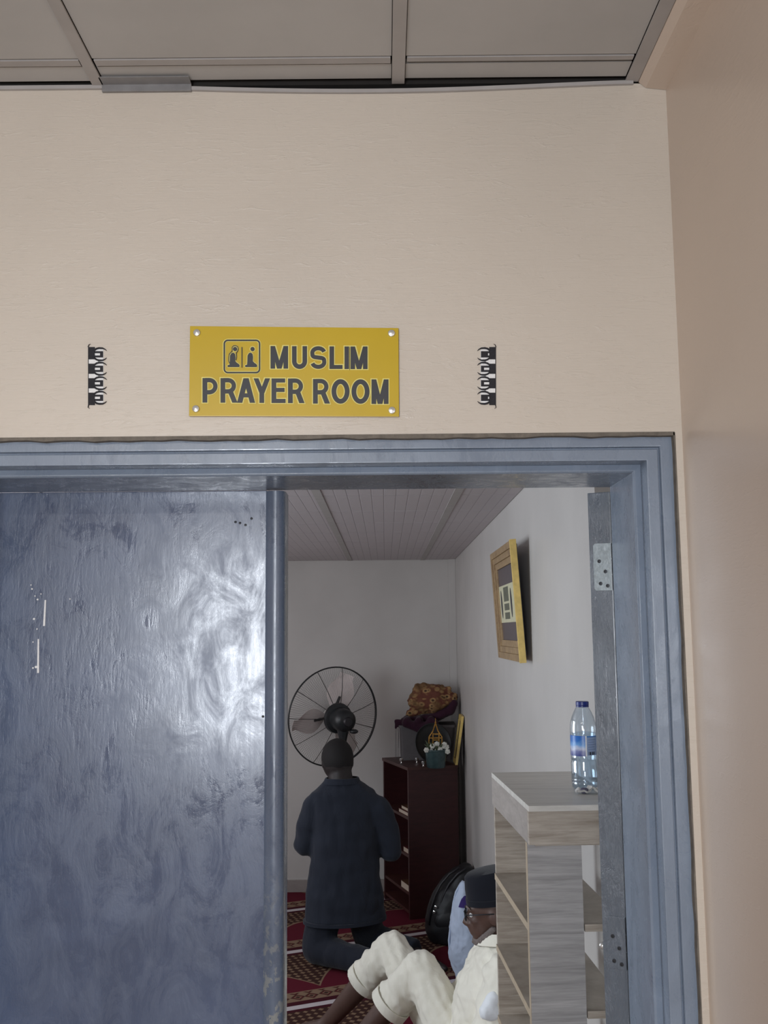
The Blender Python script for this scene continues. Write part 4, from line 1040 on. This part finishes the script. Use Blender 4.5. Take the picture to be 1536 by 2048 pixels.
# eyes, brows, beard, glasses, cap
for s_ in (-1, 1):
    MB().ball(HP(-.0805, s_ * .031, -.004), .0105, 8).build('eye', M['woven_white'], sit, smooth=True)
    MB().tube([HP(-.094, s_ * .014, .024), HP(-.095, s_ * .034, .029), HP(-.084, s_ * .054, .022)], [.004, .005, .003], 6).build('eyebrow', M['beard'], sit, smooth=True)
gm = MB()
for s_ in (-1, 1):
    c = HP(-.106, s_ * .033, -.003); gm.tube([c + Rf @ Vector((abs(math.sin(a)) * .0, .025 * math.cos(a), .019 * math.sin(a))) for a in [2 * PI * k / 20 for k in range(20)]], .0022, 6, closed=True)
    gm.tube([HP(-.106, s_ * .057, .004), HP(-.05, s_ * .082, .006), HP(.008, s_ * .088, .004)], .0022, 6)
gm.tube([HP(-.106, -.009, 0), HP(-.112, 0, .003), HP(-.106, .009, 0)], .0022, 6)
gm.build('spectacles', M['dark_metal'], sit, smooth=True)
bb = MB(); bb.ball(HP(-.066, 0, -.108), (.032, .042, .020), 10, Rf)
for s_ in (-1, 1): bb.limb(HP(-.055, s_ * .040, -.098), .018, HP(-.005, s_ * .070, -.055), .012, 8)
bb.remesh('beard', M['beard'], sit, .006, 2, lambda p, n: .003 * noise.noise(p * 120))
tcap = MB()
def capring(r0, r1, z, tilt=0): return [HP(.008 + r0 * math.cos(2 * PI * k / 32), r1 * math.sin(2 * PI * k / 32), z + tilt * math.cos(2 * PI * k / 32)) for k in range(32)]
tcap.loft([capring(.100, .086, .032), capring(.104, .090, .030), capring(.103, .089, .09, .004), capring(.098, .084, .138, .006), capring(.088, .075, .148, .006), capring(.04, .035, .152, .002)]); tcap.build('cap', M['black_felt'], sit, smooth='auto')
cb = MB(); cb.loft([capring(.1065, .0925, .030), capring(.1065, .0925, .052), capring(.1035, .0895, .053)], cap=False); cb.build('cap_band', M['black_felt'], sit, smooth='auto')
# trousers: wide legs with open straight cuffs
def trouser_leg(mb, h, k_, c, rk_, rc):
    mb.limb(h, .12, h.lerp(k_, .5), .098); mb.limb(h.lerp(k_, .5), .098, k_, rk_)
    mb.limb(k_, rk_, c, rc, e1=False)
mb = MB(); trouser_leg(mb, hN, kN, cN, .076, .084); trouser_leg(mb, hF, kF, cF, .078, .084)
mb.limb(hN, .12, hF, .12); mb.v = [Vector((min(p.x, XI - .006), p.y, max(p.z, .006))) for p in mb.v]
# lower hanging cloth under the near thigh
mb.limb(hN + Vector((-.02, -.04, .0)), .10, kN + Vector((.07, -.03, -.13)), .06)
def tfold(p, n):
    d = (cN - kN).normalized(); q = p - kN; s_ = q.dot(Vector((.55, .2, .0)))
    return .013 * noise.noise(Vector((p.x * 30 + p.z * 16, p.y * 10, p.z * 5 - p.x * 5))) + .004 * noise.noise(p * 40)
mb.remesh('trousers', M['cream'], sit, .009, 3, tfold)
for k_, c, rc in ((kN, cN, .0865), (kF, cF, .0865)):
    d = (c - k_).normalized(); a = d.orthogonal().normalized(); b = d.cross(a); cf = MB()
    ringo = lambda o, r: [c + d * o + (a * math.cos(2 * PI * q / 32) + b * math.sin(2 * PI * q / 32)) * r for q in range(32)]
    cf.loft([ringo(-.035, rc), ringo(.003, rc + .001), ringo(.003, rc - .005), ringo(-.035, rc - .005), ringo(-.035, rc)], cap=False); cf.build('trouser_cuff', M['cream'], sit, smooth='auto')
# kaftan top
mb = MB()
mb.loft([ell_ring(c, a, b, Vector((0, 1, 0)), Vector((1, 0, 0)), 30) for c, a, b in ((Vector((.365, 4.06, .05)), .18, .13), (Vector((.365, 4.06, .2)), .19, .145), (Vector((.378, 4.03, .36)), .185, .14), (Vector((.395, 4.0, .50)), .20, .132), (Vector((.425, 3.98, .61)), .19, .10), (Vector((.438, 3.97, .67)), .12, .082), (Vector((.442, 3.965, .705)), .075, .070))])
for s0, e0_, w0 in ((shN, eN, wN), (shF, eF, wF)):
    mb.limb(s0, .082, e0_, .078); mb.limb(e0_, .076, e0_.lerp(w0, .75), .062, e1=False)
mb.v = [Vector((min(p.x, XI - .004), p.y, max(p.z, .006))) for p in mb.v]
mb.remesh('kaftan', M['cream_top'], sit, .009, 3, lambda p, n: (0 if n.x > .6 else 1) * (.014 * noise.noise(Vector((p.x * 16, p.y * 12, p.z * 15 + p.x * 20))) + .006 * noise.noise(p * 38)))
cl = MB()
for (a, b) in ((-70, 95), (120, 262)):
    pts = [Vector((.430 + .078 * math.cos(math.radians(180 + q)), 3.965 + .085 * math.sin(math.radians(180 + q)), .695 + .02 * abs(math.sin(math.radians(q))))) for q in range(a, b, 12)]
    cl.loft([[p + Vector((0, 0, .018)), p + (p - Vector((.43, 3.965, p.z))).normalized() * .014 - Vector((0, 0, .022)), p + (p - Vector((.43, 3.965, p.z))).normalized() * .010 - Vector((0, 0, .024)), p + Vector((.002, 0, .014))] for p in pts])
cl.v = [Vector((min(p.x, XI - .003), p.y, p.z)) for p in cl.v]
cl.build('collar', M['cream_top'], sit, smooth='auto')
us = MB(); us.limb(at(974, 2022, Y=3.735), .030, at(986, 1996, Y=3.745), .022); us.limb(at(970, 2030, Y=3.735), .018, at(986, 2024, Y=3.74), .030)
us.remesh('white_cloth', M['white_cotton'], sit, .006, 2, lambda p, n: .006 * noise.noise(p * 40), label='white cloth at the waist')

# ------------------------------------------------------------------ pale blue bundle and black bag by the wall
YP = 5.55
bl_sec = [(1762, 921, 929), (1768, 918, 932), (1780, 913, 938), (1792, 908, 945), (1815, 905, 954), (1845, 901, 962), (1880, 897, 966), (1910, 898, 966), (1935, 905, 964), (1955, 912, 956), (1985, 914, 950), (2010, 916, 946)]
bun = thing('cloth_bundle', 'pale blue cloth bundle with violet patch behind the capped person', 'cloth bundle', Vector((.45, YP, 0)))
def bun_ring(y, xa, xb_, off=0, n=30, a0=0, a1=360, closed=True):
    pa, pb_ = at(xa, y, Y=YP), at(xb_, y, Y=YP); c = (pa + pb_) / 2; a = (pb_ - pa).length / 2 + off; b = min(.13, a * 1.05 + .02) + off
    c.z = max(c.z, .004)
    m = n if closed else n + 1
    return [Vector((min(c.x + a * math.cos(math.radians(a0 + (a1 - a0) * k / n)), XI - .004), c.y + b * math.sin(math.radians(a0 + (a1 - a0) * k / n)), c.z)) for k in range(m)]
mb = MB(); mb.loft([bun_ring(*s_) for s_ in bl_sec]); mb.remesh('cloth_body', M['pale_blue'], bun, .008, 3, lambda p, n: .010 * noise.noise(Vector((p.x * 22, p.y * 22, p.z * 12))) + .004 * noise.noise(p * 50))
pt = MB(); pr2 = []
for y, xa, xb_, a0, a1 in ((1785, 911, 941, 272, 318), (1791, 908, 945, 252, 322), (1799, 907, 948, 242, 326), (1806, 906, 951, 236, 326)):
    o = bun_ring(y, xa, xb_, .006, 10, a0, a1, False); i_ = bun_ring(y, xa, xb_, .001, 10, a0, a1, False); pr2.append(o + i_[::-1])
pt.loft(pr2); pt.build('printed_patch', M['violet'], bun, label='dark violet printed patch')
hem = MB().tube([at(x, y, Y=YP - .015) for x, y in ((922, 1766), (912, 1784), (907, 1805), (902, 1845), (898, 1880), (900, 1910), (908, 1940))], .006, 6); hem.build('hem', M['pale_blue'], bun, smooth=True)

YG = 6.28
bag = thing('backpack', 'black rounded backpack slumped against the end of the bookcase', 'backpack', Vector((at(905, 1860, Y=YG).x, YG, 0)))
mb = MB(); bs_ = [(1728, 925, 942), (1738, 903, 952), (1752, 888, 956), (1775, 869, 958), (1800, 858, 958), (1830, 850, 958), (1855, 850, 956), (1885, 858, 950)]
def bag_ring(y, xa, xb_, off=0):
    pa, pb_ = at(xa, y, Y=YG), at(xb_, y, Y=YG); c = (pa + pb_) / 2; a = (pb_ - pa).length / 2 + off; b = min(.15, .06 + a * .5); c.z = max(c.z, .004)
    return [Vector((min(c.x + a * math.copysign(abs(math.cos(t)) ** .8, math.cos(t)), XI - .006), c.y - .02 + b * math.sin(t), c.z)) for t in [2 * PI * k / 30 for k in range(30)]]
mb.loft([bag_ring(*s_) for s_ in bs_]); mb.remesh('bag_body', M['black_nylon'], bag, .010, 3, lambda p, n: .006 * noise.noise(p * 18))
st_ = MB()
for dx, dy in ((6, -.10), (22, -.125)):
    st_.tube([at(x + dx, y, Y=YG + dy) for x, y in ((912, 1735), (893, 1748), (876, 1768), (864, 1792), (855, 1820), (852, 1850))], .007, 6)
st_.build('strap', M['strap'], bag, smooth=True)
pk = MB(); pk.ball(at(905, 1842, Y=YG - .13), (.11, .035, .08), 10); pk.build('front_pocket', M['black_nylon'], bag, smooth=True)
for px, py in ((871, 1814), (868, 1824)):
    MB().lathe([(.008, 0), (.009, .003), (.004, .005), (.001, .005)], at(px, py, Y=YG - .145), 10, (-.3, -1, 0)).build('buckle', M['silver'], bag, smooth='auto')
